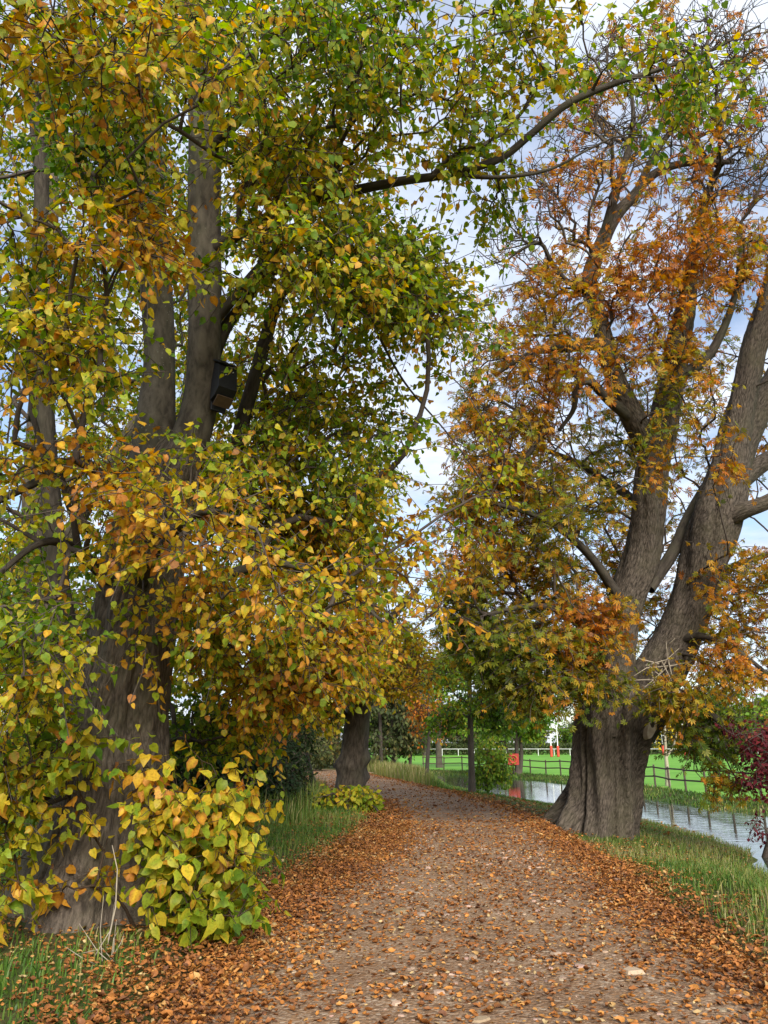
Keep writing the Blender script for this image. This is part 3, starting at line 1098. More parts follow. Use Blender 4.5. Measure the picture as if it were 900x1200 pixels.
    F4 = np.concatenate([np.stack([a * 20 + q, a * 20 + (q + 1) % 20, (a + 1) * 20 + (q + 1) % 20, (a + 1) * 20 + q], 1) for a in range(3)])
    F3 = np.stack([60 + q, 60 + (q + 1) % 20, np.full(20, 80)], 1)
    mb.add(V, F4, F3)
    mb.build('sawn_scar', M_CUT, t, True)
    # pale dead twigs sprouting at the fork
    r = np.random.default_rng(5)
    mb = MB()
    for k in range(16):
        a = P(770 + r.uniform(-8, 18), 785 + r.uniform(-14, 14), 15.35)
        d = norm(np.array([r.uniform(-.9, .9), r.uniform(-.5, -.1), r.uniform(-.5, .55)]))
        Ln = r.uniform(.5, .95)
        mb.tube([a - d * .1, a + d * Ln * .5 + r.normal(size=3) * .04, a + d * Ln + r.normal(size=3) * .1], [.014, .01, .005], 6)
    mb.build('dead_twigs', M_TWIGL, t, True)
    clumps = [
        (640, 420, 15.0, 95, 60, 1.5, 140, .72), (680, 335, 15.0, 95, 55, 1.5, 125, .80), (795, 320, 15.0, 105, 55, 1.5, 140, .84),
        (760, 425, 15.0, 90, 50, 1.2, 80, .74), (610, 510, 15.0, 85, 70, 1.6, 150, .70), (640, 590, 15.0, 95, 60, 1.6, 160, .58),
        (575, 610, 16.0, 55, 90, 1.2, 110, .52), (600, 680, 14.8, 85, 60, 1.5, 170, .56), (640, 755, 14.4, 95, 50, 1.3, 220, .44),
        (690, 735, 14.2, 50, 38, .8, 80, .76), (575, 735, 15.0, 50, 50, 1.2, 100, .50), (625, 800, 14.3, 66, 22, 1.0, 90, .42),
        (700, 795, 14.3, 38, 26, .5, 40, .48), (762, 545, 14.4, 36, 26, .4, 15, .60), (845, 545, 14.4, 30, 36, .4, 13, .60),
        (800, 480, 14.5, 50, 50, .6, 22, .62), (700, 540, 17.5, 100, 110, 1.0, 170, .58), (840, 500, 18.0, 90, 130, 1.0, 110, .64),
        (860, 690, 15.6, 60, 60, 1.4, 110, .72), (860, 770, 15.0, 60, 40, 1.0, 90, .70), (760, 680, 17.5, 70, 90, .8, 100, .60),
        (795, 815, 14.3, 45, 22, .5, 60, .60), (832, 862, 15.0, 46, 26, .7, 75, .28), (848, 912, 14.5, 26, 18, .4, 16, .66), (788, 838, 15.2, 36, 24, .5, 36, .58),
        (720, 225, 15.0, 110, 60, 1.4, 64, .82), (840, 190, 15.2, 90, 70, 1.4, 54, .82), (770, 120, 15.6, 120, 45, 1.2, 50, .84), (800, 50, 15.8, 110, 50, 1.2, 34, .84), (700, 130, 15.3, 60, 40, 1, 20, .84), (870, 270, 15, 60, 50, 1, 60, .78),
        (990, 350, 16, 80, 150, 2, 120, .75), (980, 650, 16, 80, 120, 2, 100, .7), (540, 710, 15.2, 34, 60, 1, 60, .50), (545, 600, 15.5, 34, 50, 1, 40, .58), (560, 500, 16, 30, 60, .8, 30, .55), (660, 690, 17, 100, 90, 1, 120, .55),
    ]
    att, tin = clump_points([(*c[:6], int(c[6] * .9), c[7]) for c in clumps], r, -.2, .8, 11.)
    tin = tin - .14
    sx_ = np.array([proj(q) for q in att])
    ok = ~((sx_[:, 0] > 742) & (sx_[:, 0] < 790) & (sx_[:, 1] > 826) & (sx_[:, 1] < 880) & (sx_[:, 2] < 15.7))
    att, tin = att[ok], tin[ok]
    bc = [(600, 285, 15, 40, 50, .8, 26, 0), (640, 235, 15, 60, 50, 1, 30, 0), (870, 200, 15.3, 60, 80, 1, 60, 0), (790, 160, 15.5, 90, 70, 1, 60, 0), (700, 180, 15.2, 60, 60, 1, 44, 0), (780, 60, 15.8, 90, 50, 1, 60, 0), (870, 50, 16, 60, 50, 1, 50, 0), (690, 90, 15.5, 50, 50, 1, 24, 0), (840, 110, 16, 80, 60, 1, 40, 0), (560, 440, 15.5, 30, 60, .8, 20, 0)]
    ba, bt = clump_points(bc, r, -.5)
    bare = np.r_[np.zeros(len(att), bool), np.ones(len(ba), bool)]
    att, tin = np.vstack([att, ba]), np.r_[tin, bt]
    L = make_crown(sk, att, tin, r, TPL_P, .110, 2, 7, .55, .3, .3, .2, .3, tab=CHC, tvar=.16, tnoise=.42, bare=bare, hang=.35, face=.25, petiole=.5)
    V, F = sk.frustums(sk.radii(.0055, .42, .09), 6)
    mesh_np('branches', V, [F], M_TWIG, t)
    mesh_np('crown', L[0], [L[1]], M_LEAF, t, col=L[2])


chestnut()


# ------------------------------------------------------------------ other trees and shrubs
def tree_px(name, label, cat, base_px, z, limbs, clumps, tpl, leaf, seed, mat=M_LEAFFAR, bark=M_FARBARK, ntw=2, nlf=5, tw=.5, step=.5,
            tab=SC, tvar=.12, tnoise=.25, r0=.006, shoots=None, thr=-.2, group=None, hang=.5, flare=.2, burr=(), nscale=.6, nseg=16):
    base = G(*base_px, z)
    t = thing(name, label, cat, base, group)
    r = np.random.default_rng(seed)
    sk = Skel(60000)
    for i, s in enumerate(limbs):
        pts, rad = limb_obj('trunk' if i == 0 else 'limb', s, bark, t, nseg * (2 if burr and i == 0 else 1), .12 if not burr else .05, .05, 4, .06, flare if i == 0 else 0, burr=burr if i == 0 else ())
        sk.limb(pts, step)
    att, tin = clump_points(clumps, r, thr, nscale, seed * 1.7)
    L = make_crown(sk, att, tin, r, tpl, leaf, ntw, nlf, tw, step, .25, .2, .3, tab=tab, tvar=tvar, tnoise=tnoise, hang=hang)
    V, F = sk.frustums(sk.radii(r0, .42, .12), 5)
    mesh_np('branches', V, [F], M_TWIG, t)
    mesh_np('crown', L[0], [L[1]], mat, t, col=L[2])
    return t


M_BARK2 = bark_mat('mid_lime_bark', (.16, .13, .10), (.055, .043, .034), (.10, .10, .06), 18., 4., .03)
# second lime where the path bends
k_ = 20.5 / 27


def nearer(rows):
    return [(x, y, d * k_, *rest) for x, y, d, *rest in rows]


t2 = tree_px('lime_tree', 'burr-covered lime tree with yellow leaves at the inside of the path bend', 'tree', (411, 944), 0.05,
             [nearer([(408, 962, 27, 23), (410, 942, 27, 20), (411, 915, 27, 17), (414, 890, 27, 16), (418, 850, 27, 15), (422, 810, 27, 14), (428, 770, 27, 12), (432, 720, 27, 10), (434, 660, 27.5, 7), (430, 600, 28, 5)]),
              nearer([(424, 800, 27, 8), (400, 750, 26.5, 6), (370, 710, 26, 4)]), nearer([(430, 760, 27, 7), (462, 720, 27.5, 5), (490, 690, 28, 3)])],
             [(x, y, d * k_, rx, ry, rd * .8, n, t) for x, y, d, rx, ry, rd, n, t in
              [(390, 775, 25.5, 80, 40, 2, 220, .58), (440, 795, 26, 70, 26, 1.5, 150, .62), (350, 830, 26, 50, 26, 1.5, 100, .5), (455, 765, 28, 50, 45, 2, 160, .60), (400, 690, 28, 80, 60, 2.5, 220, .50),
              (425, 620, 28.5, 45, 70, 2.5, 150, .46), (340, 690, 28, 60, 100, 2.5, 170, .48), (420, 560, 29, 50, 40, 2, 80, .42), (380, 835, 26, 20, 12, .6, 24, .55)]],
             TPL_S, .15, 21, bark=M_BARK2, nlf=6, tw=.45, step=.35, burr=((1.2, .2, .17, .35), (1.5, 3.3, .2, .4), (1.75, 5.9, .17, .35), (.8, 4.9, .17, .3), (1.6, 4.6, .13, .25)), hang=.6)
# bush of shoots round its foot
def bush(name, label, cat, base, clumps, tpl, leaf, seed, tab=SC, mat=M_LEAFFAR, ntw=2, nlf=5, tw=.25, thr=-.3, tvar=.12, stems=12, spread=.4, step=.2, r0=.003, face=.8, hang=.5):
    base = np.array(base, float)
    base[2] = zat(base[0], base[1])
    t = thing(name, label, cat, base)
    r = np.random.default_rng(seed)
    sk = Skel(50000)
    for k in range(stems):
        a = r.uniform(0, 6.28)
        sk.add(base + np.array([math.cos(a), math.sin(a), 0]) * r.uniform(0, spread) + [0, 0, -.05], -1, True)
    att, tin = clump_points(clumps, r, thr, 1.2, seed, base[2] + .05)
    L = make_crown(sk, att, tin, r, tpl, leaf, ntw, nlf, tw, step, .5, .2, .1, tab=tab, tvar=tvar, tnoise=.25, face=face, hang=hang)
    V, F = sk.frustums(sk.radii(r0, .42, .05), 5)
    mesh_np('stems', V, [F], M_TWIG, t)
    mesh_np('foliage', L[0], [L[1]], mat, t, col=L[2])
    return t


bush('shoot_bush', 'low yellow-green bush of shoots round the foot of the burr-covered lime', 'bush', G(407, 956), [(406, 940, 18.4, 42, 15, .7, 170, .44), (378, 943, 18.2, 20, 11, .5, 50, .42), (434, 944, 18.2, 16, 10, .4, 44, .42)], TPL_S, .14, 31, spread=.9)
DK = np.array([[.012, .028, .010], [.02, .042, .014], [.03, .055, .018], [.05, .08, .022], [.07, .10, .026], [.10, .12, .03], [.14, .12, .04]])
GR = np.array([[.04, .10, .016], [.08, .17, .02], [.15, .27, .025], [.22, .33, .03], [.36, .34, .03], [.45, .26, .03], [.3, .12, .03]])
RD = np.array([[.05, .014, .022], [.08, .014, .022], [.12, .017, .026], [.17, .022, .030], [.22, .04, .03], [.26, .09, .03], [.2, .1, .03]])
OL = np.array([[.04, .06, .025], [.06, .085, .03], [.09, .115, .038], [.13, .14, .045], [.2, .17, .05], [.3, .17, .05], [.26, .12, .05]])
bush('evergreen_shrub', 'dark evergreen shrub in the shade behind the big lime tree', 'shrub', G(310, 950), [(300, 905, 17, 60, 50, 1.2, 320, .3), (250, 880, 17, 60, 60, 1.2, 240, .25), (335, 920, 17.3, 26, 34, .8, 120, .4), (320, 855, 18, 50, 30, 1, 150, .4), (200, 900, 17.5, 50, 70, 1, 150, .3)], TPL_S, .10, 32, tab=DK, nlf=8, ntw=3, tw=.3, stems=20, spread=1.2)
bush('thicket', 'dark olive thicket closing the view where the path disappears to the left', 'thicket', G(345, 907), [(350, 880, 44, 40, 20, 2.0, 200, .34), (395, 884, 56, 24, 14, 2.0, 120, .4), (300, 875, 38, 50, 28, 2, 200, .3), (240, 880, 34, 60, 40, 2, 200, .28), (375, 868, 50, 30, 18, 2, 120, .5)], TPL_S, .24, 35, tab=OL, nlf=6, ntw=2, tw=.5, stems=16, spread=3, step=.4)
# leaning pale stump beside it
st = thing('leaning_post', 'weathered leaning stub of trunk beside the dark evergreen shrub', 'tree stub', G(370, 933))
world_limb('stub', [G(370, 937) - [0, 0, .1], P(367, 918, 22.0), P(362, 897, 22.1), P(359, 882, 22.2)], [.10, .085, .07, .05], M_FARBARK, st, 14, 24, .08, 4, .1, .1)

# thin straight young tree by the pond
tree_px('young_tree', 'slender young tree with straight dark trunk and bright green crown on the bank', 'tree', (552, 927), -.05,
        [[(553, 932, 26.5, 4.8), (553, 915, 26.5, 3.9), (552, 880, 26.5, 3.6), (551, 840, 26.5, 3.2), (550, 800, 26.5, 2.6), (550, 765, 26.5, 2)]],
        [(550, 800, 26.5, 45, 36, 1.5, 170, .36), (590, 830, 27, 38, 26, 1.2, 120, .26), (525, 800, 26, 26, 40, 1.2, 90, .56), (520, 840, 26.5, 20, 20, .8, 36, .34), (555, 765, 26.5, 36, 18, 1, 60, .52)],
        TPL_S, .16, 22, tab=GR, nlf=6, tw=.45, flare=.1, step=.35)
# small orange sapling
tree_px('sapling', 'small thin sapling with sparse brown-orange leaves standing in the pale tall grass', 'tree', (500, 915), -.05,
        [[(500, 918, 33, 2.6), (501, 890, 33, 2.2), (503, 860, 33, 1.8), (502, 820, 33, 1.2), (504, 790, 33, .8)]],
        [(502, 835, 33, 22, 40, .9, 75, .78), (495, 815, 33, 18, 24, .6, 40, .6)], TPL_S, .15, 23, tab=CHC, nlf=4, tw=.4, flare=.05, step=.35)
# greyish willows on the bank in the bend
tree_px('willow', 'grey-green willow thicket left of the orange sapling beyond the bend', 'tree', (462, 903), -.05,
        [[(462, 905, 46, 3), (461, 870, 46, 2.6), (460, 830, 46, 2), (462, 780, 46, 1.2)], [(447, 903, 45, 2.4), (446, 860, 45, 2), (444, 810, 45, 1.4), (442, 770, 45, .8)], [(480, 903, 46, 2), (484, 850, 46, 1.4), (488, 800, 46, .8)]],
        [(460, 850, 46, 30, 38, 2, 200, .3), (440, 820, 46, 25, 50, 2, 160, .3), (485, 840, 46, 20, 40, 2, 130, .4), (470, 790, 46, 30, 30, 2, 120, .45)], TPL_S, .26, 24, tab=OL, nlf=6, tw=.7, flare=.05, hang=.9)
# tree of several stems across the water
tree_px('multi_stem_tree', 'several-stemmed tree with yellow tips on the far pond bank', 'tree', (607, 909), FZ,
        [[(606, 912, 50, 3), (606, 890, 50, 2.6), (605, 865, 50, 2.2), (602, 835, 50, 1.4)], [(609, 912, 50, 2.6), (611, 885, 50, 2.3), (610, 860, 50, 1.8), (614, 830, 50, 1)], [(604, 908, 50, 1.8), (598, 892, 50, 1.5), (592, 870, 50, 1)]],
        [(600, 835, 50, 40, 26, 2.5, 170, .24), (620, 850, 50, 14, 12, 1, 60, .5), (575, 850, 50, 26, 22, 2, 90, .26), (640, 830, 50, 26, 22, 2, 80, .28)], TPL_S, .28, 25, tab=GR, nlf=6, tw=.7, flare=.1)
# leafy young willow in front of the pond
bush('waterside_shrub', 'light green feathery shrub at the water edge right of the slender young tree', 'shrub', G(572, 925, -.2), [(575, 885, 30, 24, 26, .8, 110, .40), (585, 905, 30, 18, 16, .6, 60, .42), (565, 910, 30, 14, 14, .5, 40, .36)], TPL_S, .15, 33, tab=GR, nlf=5, tw=.35, stems=5, spread=.3, hang=.8)
# red-leaved shrub on the right margin
bush('red_leaved_shrub', 'wine-red leaved shrub with thin bare stems at the right edge by the water', 'shrub', G(886, 1000, -.5), [(892, 890, 13.8, 24, 42, .6, 62, .45), (905, 870, 13.8, 32, 30, .6, 60, .5), (862, 856, 14, 14, 12, .3, 12, .3), (930, 900, 14, 40, 60, .8, 70, .45), (892, 965, 13.8, 9, 14, .2, 7, .4), (876, 920, 13.8, 14, 10, .3, 10, .5)], TPL_S, .095, 34, tab=RD, nlf=5, tw=.28, stems=4, spread=.15, r0=.004)
# pale slim sapling by the fence
tree_px('pale_sapling', 'slim white-barked sapling beside the rail fence across the water', 'tree', (783, 923), FZ,
        [[(783, 926, 36, 3.2), (782, 905, 36, 2.4), (780, 880, 36, 1.8), (779, 850, 36, 1.2)], [(781, 888, 36, 1.2), (790, 872, 36, 1), (793, 858, 36, .6)]],
        [(785, 860, 36, 25, 14, 1, 24, .66)], TPL_S, .17, 26, nlf=4, tw=.35, flare=.05, bark=M_CUT)

# trees that fill the left behind the old lime
tree_px('lime_tree', 'pale yellow-green lime tree standing behind the big lime at the left edge', 'tree', (30, 935), .05,
        [[(30, 950, 17, 34), (32, 900, 17, 26), (40, 760, 17, 22), (45, 600, 17, 18), (50, 430, 17, 13), (60, 250, 17.5, 8), (60, 100, 18, 4)], [(40, 700, 17, 12), (120, 560, 17, 8), (200, 420, 17, 5)], [(36, 800, 17, 10), (120, 740, 16.5, 7), (230, 700, 16.5, 4)]],
        [(60, 800, 16, 120, 80, 2, 260, .44), (150, 760, 17, 140, 80, 2, 240, .44), (60, 600, 17, 160, 130, 3, 260, .38), (200, 500, 18, 140, 140, 2.5, 220, .40), (120, 300, 18, 200, 150, 3, 240, .36), (-60, 700, 17, 100, 220, 3, 150, .4), (100, 900, 16.5, 110, 40, 1.5, 120, .40), (280, 720, 18, 70, 70, 2, 110, .46)],
        TPL_S, .17, 27, bark=M_BARK2, nlf=6, tw=.55)
# woodland along the path beyond the bend
tree_px('maple_tree', 'round yellow tree beyond the bend of the path', 'tree', (395, 899), .05,
        [[(395, 900, 52, 4), (394, 870, 52, 3.4), (396, 820, 52, 2.6), (398, 760, 52, 1.6)]],
        [(395, 800, 52, 50, 55, 3.5, 260, .50), (360, 850, 54, 50, 30, 3, 150, .34), (440, 770, 54, 40, 50, 3, 160, .55), (330, 820, 52, 50, 50, 3, 140, .4)], TPL_S, .34, 28, nlf=6, tw=.9)
tree_px('maple_tree', 'yellow-tipped tree over the willows behind the pond', 'tree', (515, 897), -.2,
        [[(515, 899, 62, 4), (514, 870, 62, 3.2), (516, 830, 62, 2.4), (518, 790, 62, 1.4)]],
        [(510, 810, 62, 40, 34, 3, 170, .46), (535, 780, 62, 26, 24, 2.5, 90, .5), (490, 780, 62, 30, 34, 3, 110, .52), (560, 840, 64, 40, 22, 3, 110, .36)], TPL_S, .36, 29, tab=GR, nlf=6, tw=.9)


# far trees beyond the playing field
def far_tree(seed, tint, h, w):
    r = np.random.default_rng(seed)
    sk = Skel(20000)
    base = np.zeros(3)
    root = thing('field_tree', 'broad green tree in the row along the far side of the playing field', 'tree', base, 'trees along the far side of the field')
    pts = np.array([[0, 0, -.3], [.1, 0, h * .25], [0, .1, h * .5], [.1, 0, h * .85]])
    world_limb('trunk', pts, [h * .035, h * .026, h * .02, h * .008], M_FARBARK, root, 12, 16, .06, 4, .06, .2)
    sk.limb(pts, 1.0)
    att, tin = [], []
    for k in range(9):
        c = np.array([r.uniform(-w, w) * .6, r.uniform(-w, w) * .6, h * r.uniform(.3, .85)])
        for j in range(34):
            v = r.normal(size=3)
            v = v / np.linalg.norm(v) * r.random()**.4
            att.append(c + v * np.array([w * .5, w * .5, h * .2]))
            tin.append(tint + r.normal() * .06)
    att = np.array(att)
    L = make_crown(sk, att, np.array(tin), r, TPL_S, .62, 2, 5, 1.1, 1.0, .3, .1, .3, tab=GR if seed % 2 else OL, tvar=.1, tnoise=.2)
    V, F = sk.frustums(sk.radii(.02, .42, .2), 5)
    mesh_np('branches', V, [F], M_TWIG, root)
    mesh_np('crown', L[0], [L[1]], M_LEAFFAR, root, col=L[2])
    return root


def copy_tree(o, parent=None):
    c = o.copy()
    COL.objects.link(c)
    if parent is not None:
        c.parent = parent
    for ch in o.children:
        copy_tree(ch, c)
    return c


kinds = [far_tree(41, .3, 8.5, 4.5), far_tree(42, .35, 7.5, 5), far_tree(43, .42, 9, 4)]
spots = [(440, 120), (470, 130), (498, 118), (520, 140), (545, 128), (572, 150), (600, 135), (622, 160), (672, 165), (690, 150), (715, 158), (740, 145), (765, 160), (790, 140), (815, 152), (840, 138), (865, 150), (890, 130), (920, 140), (950, 150)]
FARLAB = 'broad green tree in the row along the far side of the playing field'
for i, (px, d) in enumerate(spots):
    o = kinds[i] if i < 3 else copy_tree(kinds[i % 3])
    q = P(px, 880, d)
    o.location = (q[0], q[1], FZ)
    o.rotation_euler = (0, 0, i * 2.1)
    s = random.uniform(.8, 1.15)
    if 600 < px < 700:
        s *= .75
    if px > 700:
        s *= 1.3
    o.scale = (s * 1.1, s * 1.1, s)
    o['label'] = FARLAB

# hedge across the far side of the field
hp0, hp1 = G(430, 884.5, FZ), G(990, 884.5, FZ)
hp0, hp1 = hp0 * 1.0, hp1 * 1.0
ht = thing('hedge', 'long dark clipped hedge closing the far side of the playing field', 'hedge', (0, 125, FZ))
r = np.random.default_rng(8)
n = 16000
hx = np.linspace(-8, 85, n)
pos = np.stack([hx, 130 + hx * .12 + r.uniform(-.7, .7, n), FZ + 1.7 * r.random(n)**.7], 1)
tcol = pal(r.uniform(.1, .5, n), OL)
L = leaves_np(TPL_S, pos, r.normal(size=(n, 3)), r.normal(size=(n, 3)) + [0, -.5, .6], r.uniform(.3, .5, n), tcol, tcol * .8)
mesh_np('foliage', L[0], [L[1]], M_LEAFFAR, ht, col=L[2])
# ------------------------------------------------------------------ fence of posts and rails round the pond
def rail_fence():
    pts = catmull(np.c_[FENCE, np.zeros(80)], 600)[:, :2]
    s = np.r_[0, np.cumsum(np.linalg.norm(np.diff(pts, axis=0), axis=1))]
    loc = np.array([np.interp(s[-1] * .5, s, pts[:, 0]), np.interp(s[-1] * .5, s, pts[:, 1]), FZ])
    t = thing('rail_fence', 'dark wooden post and rail fence along the far bank of the pond', 'fence', loc)
    start = np.interp(18, pts[:, 1], s)
    S = np.arange(start, s[-1] - .1, 1.75)
    q = np.stack([np.interp(S, s, pts[:, 0]), np.interp(S, s, pts[:, 1])], 1)
    r = np.random.default_rng(3)
    tops = []
    for k, (x, y) in enumerate(q):
        z = zat(x, y)
        h = .98 + r.normal() * .025
        lean = r.normal(size=2) * .02
        mb = MB()
        mb.tube([(x, y, z - .1), (x + lean[0], y + lean[1], z + h - .03), (x + lean[0], y + lean[1], z + h)], [.045, .043, .035], 9)
        mb.build('post', M_WOOD, t)
        tops.append(np.array([x + lean[0], y + lean[1], z + h]))
    for k in range(len(tops) - 1):
        a, b = tops[k], tops[k + 1]
        for dz in (-.10, -.5):
            m = (a + b) / 2 + [0, 0, dz + r.normal() * .012]
            d = b - a
            ang = math.atan2(d[1], d[0])
            tilt = math.asin(np.clip((d[2] + r.normal() * .01) / np.linalg.norm(d), -1, 1))
            R = rotz(ang) @ np.array([[math.cos(tilt), 0, -math.sin(tilt)], [0, 1, 0], [math.sin(tilt), 0, math.cos(tilt)]])
            side = rotz(ang) @ np.array([0, .06, 0])
            mb = MB()
            mb.box(m + side, (np.linalg.norm(d) + (.06 if k % 2 else -.005), .03 + .004 * (k % 2), .065), R, .006)
            mb.build('rail', M_WOOD, t)


rail_fence()

# red board on a post at the water
rp = G(591, 907.5, FZ)
t = thing('lifebuoy_board', 'red square lifebuoy board on a post at the far edge of the pond', 'lifebuoy board', rp)
c = P(591, 888.5, 53)
c[1] = rp[1]
MB().box(c, (.74, .10, .70), None, .02).build('board', M_RED, t)
th = np.linspace(0, 2 * math.pi, 25)
ringp = np.array([[c[0] + .23 * math.cos(a), c[1] - .10, c[2] + .23 * math.sin(a)] for a in th])
MB().tube(ringp, [.06] * 25, 8, False).build('life_ring', flat_mat('orange_red_plastic', (.42, .06, .025), (.34, .045, .02), 4., .5), t, True)
MB().box((rp[0] + .06, rp[1] + .08, (c[2] + .3 + FZ - .1) / 2), (.09, .06, c[2] + .3 - FZ + .1), None, .01).build('post', M_WOOD, t)


# rugby posts with red pads
def rugby_posts(px, d, gap, lab, h=4.4):
    q = P(px, 880, d)
    t = thing('rugby_posts', lab, 'goal posts', (q[0], q[1], FZ), 'rugby goal posts on the playing field')
    for s in (-1, 1):
        x = q[0] + s * gap / 2
        p = MB().tube([(x, q[1], FZ - .1), (x, q[1], FZ + h * .5), (x, q[1], FZ + h)], [.07, .06, .045], 12).build('post', M_WHITE, t, True)
        MB().box((x, q[1], FZ + .75), (.34, .34, 1.5), None, .06).build('post_pad', M_PAD, t)
    MB().tube([(q[0] - gap / 2, q[1], FZ + 3), (q[0] + gap / 2, q[1], FZ + 3)], [.05, .05], 10).build('crossbar', M_WHITE, t, True)


rugby_posts(650, 108, .95, 'white rugby posts with red padded feet seen end-on left of the big leaning trunk', 7)
rugby_posts(790, 120, 3.4, 'white rugby posts glimpsed beneath the yellow leaves right of the big leaning trunk', 5)

# low white rail round the pitch
wr = P(560, 880, 105)
t = thing('pitch_rail', 'low white rail along the far touchline of the playing field', 'rail', (wr[0], wr[1], FZ))
mb = MB()
for k, x in enumerate(np.arange(-6, 70, 2.5)):
    y = 124 + x * .05
    MB().tube([(x, y, FZ - .1), (x, y, FZ + .95)], [.045, .045], 8).build('rail_post', M_WHITE, t)
MB().tube([(-6, 124 - .3, FZ + .98), (67.5, 124 + 3.375, FZ + .98)], [.03, .03], 8).build('top_rail', M_WHITE, t)

# ------------------------------------------------------------------ grass
GC = np.array([[.03, .07, .012], [.06, .13, .018], [.10, .20, .025], [.17, .24, .035], [.28, .27, .07], [.36, .30, .12], [.42, .36, .18]]) * .85


def grass(name, q, hts, t, lean=.35, width=.006):
    n = len(q)
    z = height(q)
    b = np.c_[q, z - .01]
    a = rng.uniform(0, 6.28, n)
    d = np.stack([np.cos(a), np.sin(a), np.zeros(n)], 1)
    s = np.stack([-np.sin(a + .5), np.cos(a + .5), np.zeros(n)], 1)
    ln = np.abs(rng.normal(size=n)) * lean
    w = (width * rng.uniform(.6, 1.4, n))[:, None]
    up = np.array([0, 0, 1.])
    h = hts[:, None]
    l = ln[:, None]
    p1 = b + h * (up * .5 + d * l * .25)
    p2 = b + h * (up * .85 + d * l * .7)
    p3 = b + h * (up * (1 - .25 * np.minimum(l, 1.5)) + d * l * 1.25)
    V = np.stack([b - s * w, b + s * w, p1 - s * w * .85, p1 + s * w * .85, p2 - s * w * .5, p2 + s * w * .5, p3], 1).reshape(-1, 3)
    k = np.arange(n)[:, None] * 7
    F4 = np.concatenate([k + [[0, 1, 3, 2]], k + [[2, 3, 5, 4]]])
    F3 = k + [[4, 5, 6]]
    c = pal(t, GC) * rng.uniform(.75, 1.15, n)[:, None]
    c = np.repeat(c[:, None], 7, 1)
    c[:, 6] *= 1.1
    c = c.reshape(-1, 3)
    return tag(mesh_np(name, V, [F4, F3], M_GRASS, col=c), kind='stuff')


def scatter(n, x0, x1, y0, y1):
    return np.stack([rng.uniform(x0, x1, n), rng.uniform(y0, y1, n)], 1)


def dens(q, scale, off):
    return np.array([mnoise.noise(Vector((x * scale + off, y * scale, off))) for x, y in q])


def off_path(q, margin=.0):
    ip = inside_poly(q, PATHPOLY)
    dl = dist_poly(q, PLc[:, :2])
    dr = dist_poly(q, PRc[:, :2])
    return ~ip, dl, dr


def in_view(q, m=120):
    x, y, d = proj_arr(np.c_[q, np.zeros(len(q))])
    return (x > -m) & (x < 900 + m) & (d > .5)


def proj_arr(p):
    v = p - CAM
    d = v @ FW
    return CX + FPX * (v @ RT) / d, CY - FPX * (v @ UP) / d, d


# left verge
q = scatter(190000, -9, 2, 4.0, 34)
o, dl, dr = off_path(q)
tree_d = np.linalg.norm(q - G(118, 1078)[:2], axis=1)
dn = dens(q, .8, 4.)
keep = o & (q[:, 0] < 1.0) & in_view(q) & (dl > .35 + .35 * dn) & (tree_d > 1.0)
keep &= rng.random(len(q)) < np.clip((dl - .1) * 1.1 + dn * .8, .08, 1) * np.clip(1.2 - q[:, 1] / 40, .35, 1)
keep &= ~((tree_d < 1.6) & (rng.random(len(q)) < .6))
q = q[keep]
dd = np.clip(q[:, 1] / 30, 0, 1)
hts = rng.uniform(.035, .11, len(q)) * (1 + dd * 1.4)
grass('verge_grass', q, hts, .40 + dens(q, .5, 9.) * .3 + rng.normal(size=len(q)) * .14 + .06, .5, .0055)
# tall grass at the shrub
q = scatter(9000, -5.5, -.2, 15.5, 27)
o, dl, dr = off_path(q)
q = q[o & (dl > 1.1) & (q[:, 0] < -1.55)]
grass('tall_grass', q, rng.uniform(.25, .75, len(q)), .52 + rng.normal(size=len(q)) * .2, .35, .007)
# right bank
q = scatter(170000, 2.2, 9.5, 4.5, 40)
o, dl, dr = off_path(q)
pond_in = inside_poly(q, POND)
dn = dens(q, .7, 14.)
keep = o & ~pond_in & in_view(q) & (dr > .10 + .2 * dn) & (dl > dr)
keep &= rng.random(len(q)) < np.clip((dr + .05) * .9 + dn * .7, .1, 1) * np.clip(1.15 - q[:, 1] / 45, .3, 1)
q = q[keep]
dr = dist_poly(q, PRc[:, :2])
hts = rng.uniform(.05, .16, len(q)) * (1 + .7 * sstep((dr - .5) / 2.)) * np.clip(1.15 - .06 * (q[:, 1] - 8), .42, 1.15)
grass('bank_grass', q, hts, .50 + dens(q, .45, 19.) * .4 + rng.normal(size=len(q)) * .2 + .08 * sstep(dr / 2), .7, .005)
# pale tall grass along the inner bank near the bend
q = scatter(60000, -3, 7, 24, 60)
o, dl, dr = off_path(q)
keep = o & (dr < dl) & (dr > .35) & (dr < 3.6) & ~inside_poly(q, POND) & (q[:, 1] > 25)
q = q[keep]
px_, _, _ = proj_arr(np.c_[q, np.zeros(len(q))])
tall = sstep((530 - px_) / 40)
grass('dry_tall_grass', q, .04 + rng.uniform(.03, .1, len(q)) + tall * rng.uniform(.2, .85, len(q)), .3 + .42 * tall + rng.normal(size=len(q)) * .15, .3, .012)
# rough far bank
i = rng.integers(0, 79, 26000)
u = rng.random(26000)[:, None]
fb = FAR[i] * (1 - u) + FAR[i + 1] * u
nn = nr_[i]
q = fb + nn * rng.uniform(-.1, 2.0, 26000)[:, None]
q = q[q[:, 1] > 15]
grass('far_bank_grass', q, rng.uniform(.03, .16, len(q)), .26 + rng.normal(size=len(q)) * .2 + dens(q, .3, 2.) * .3, .6, .016)

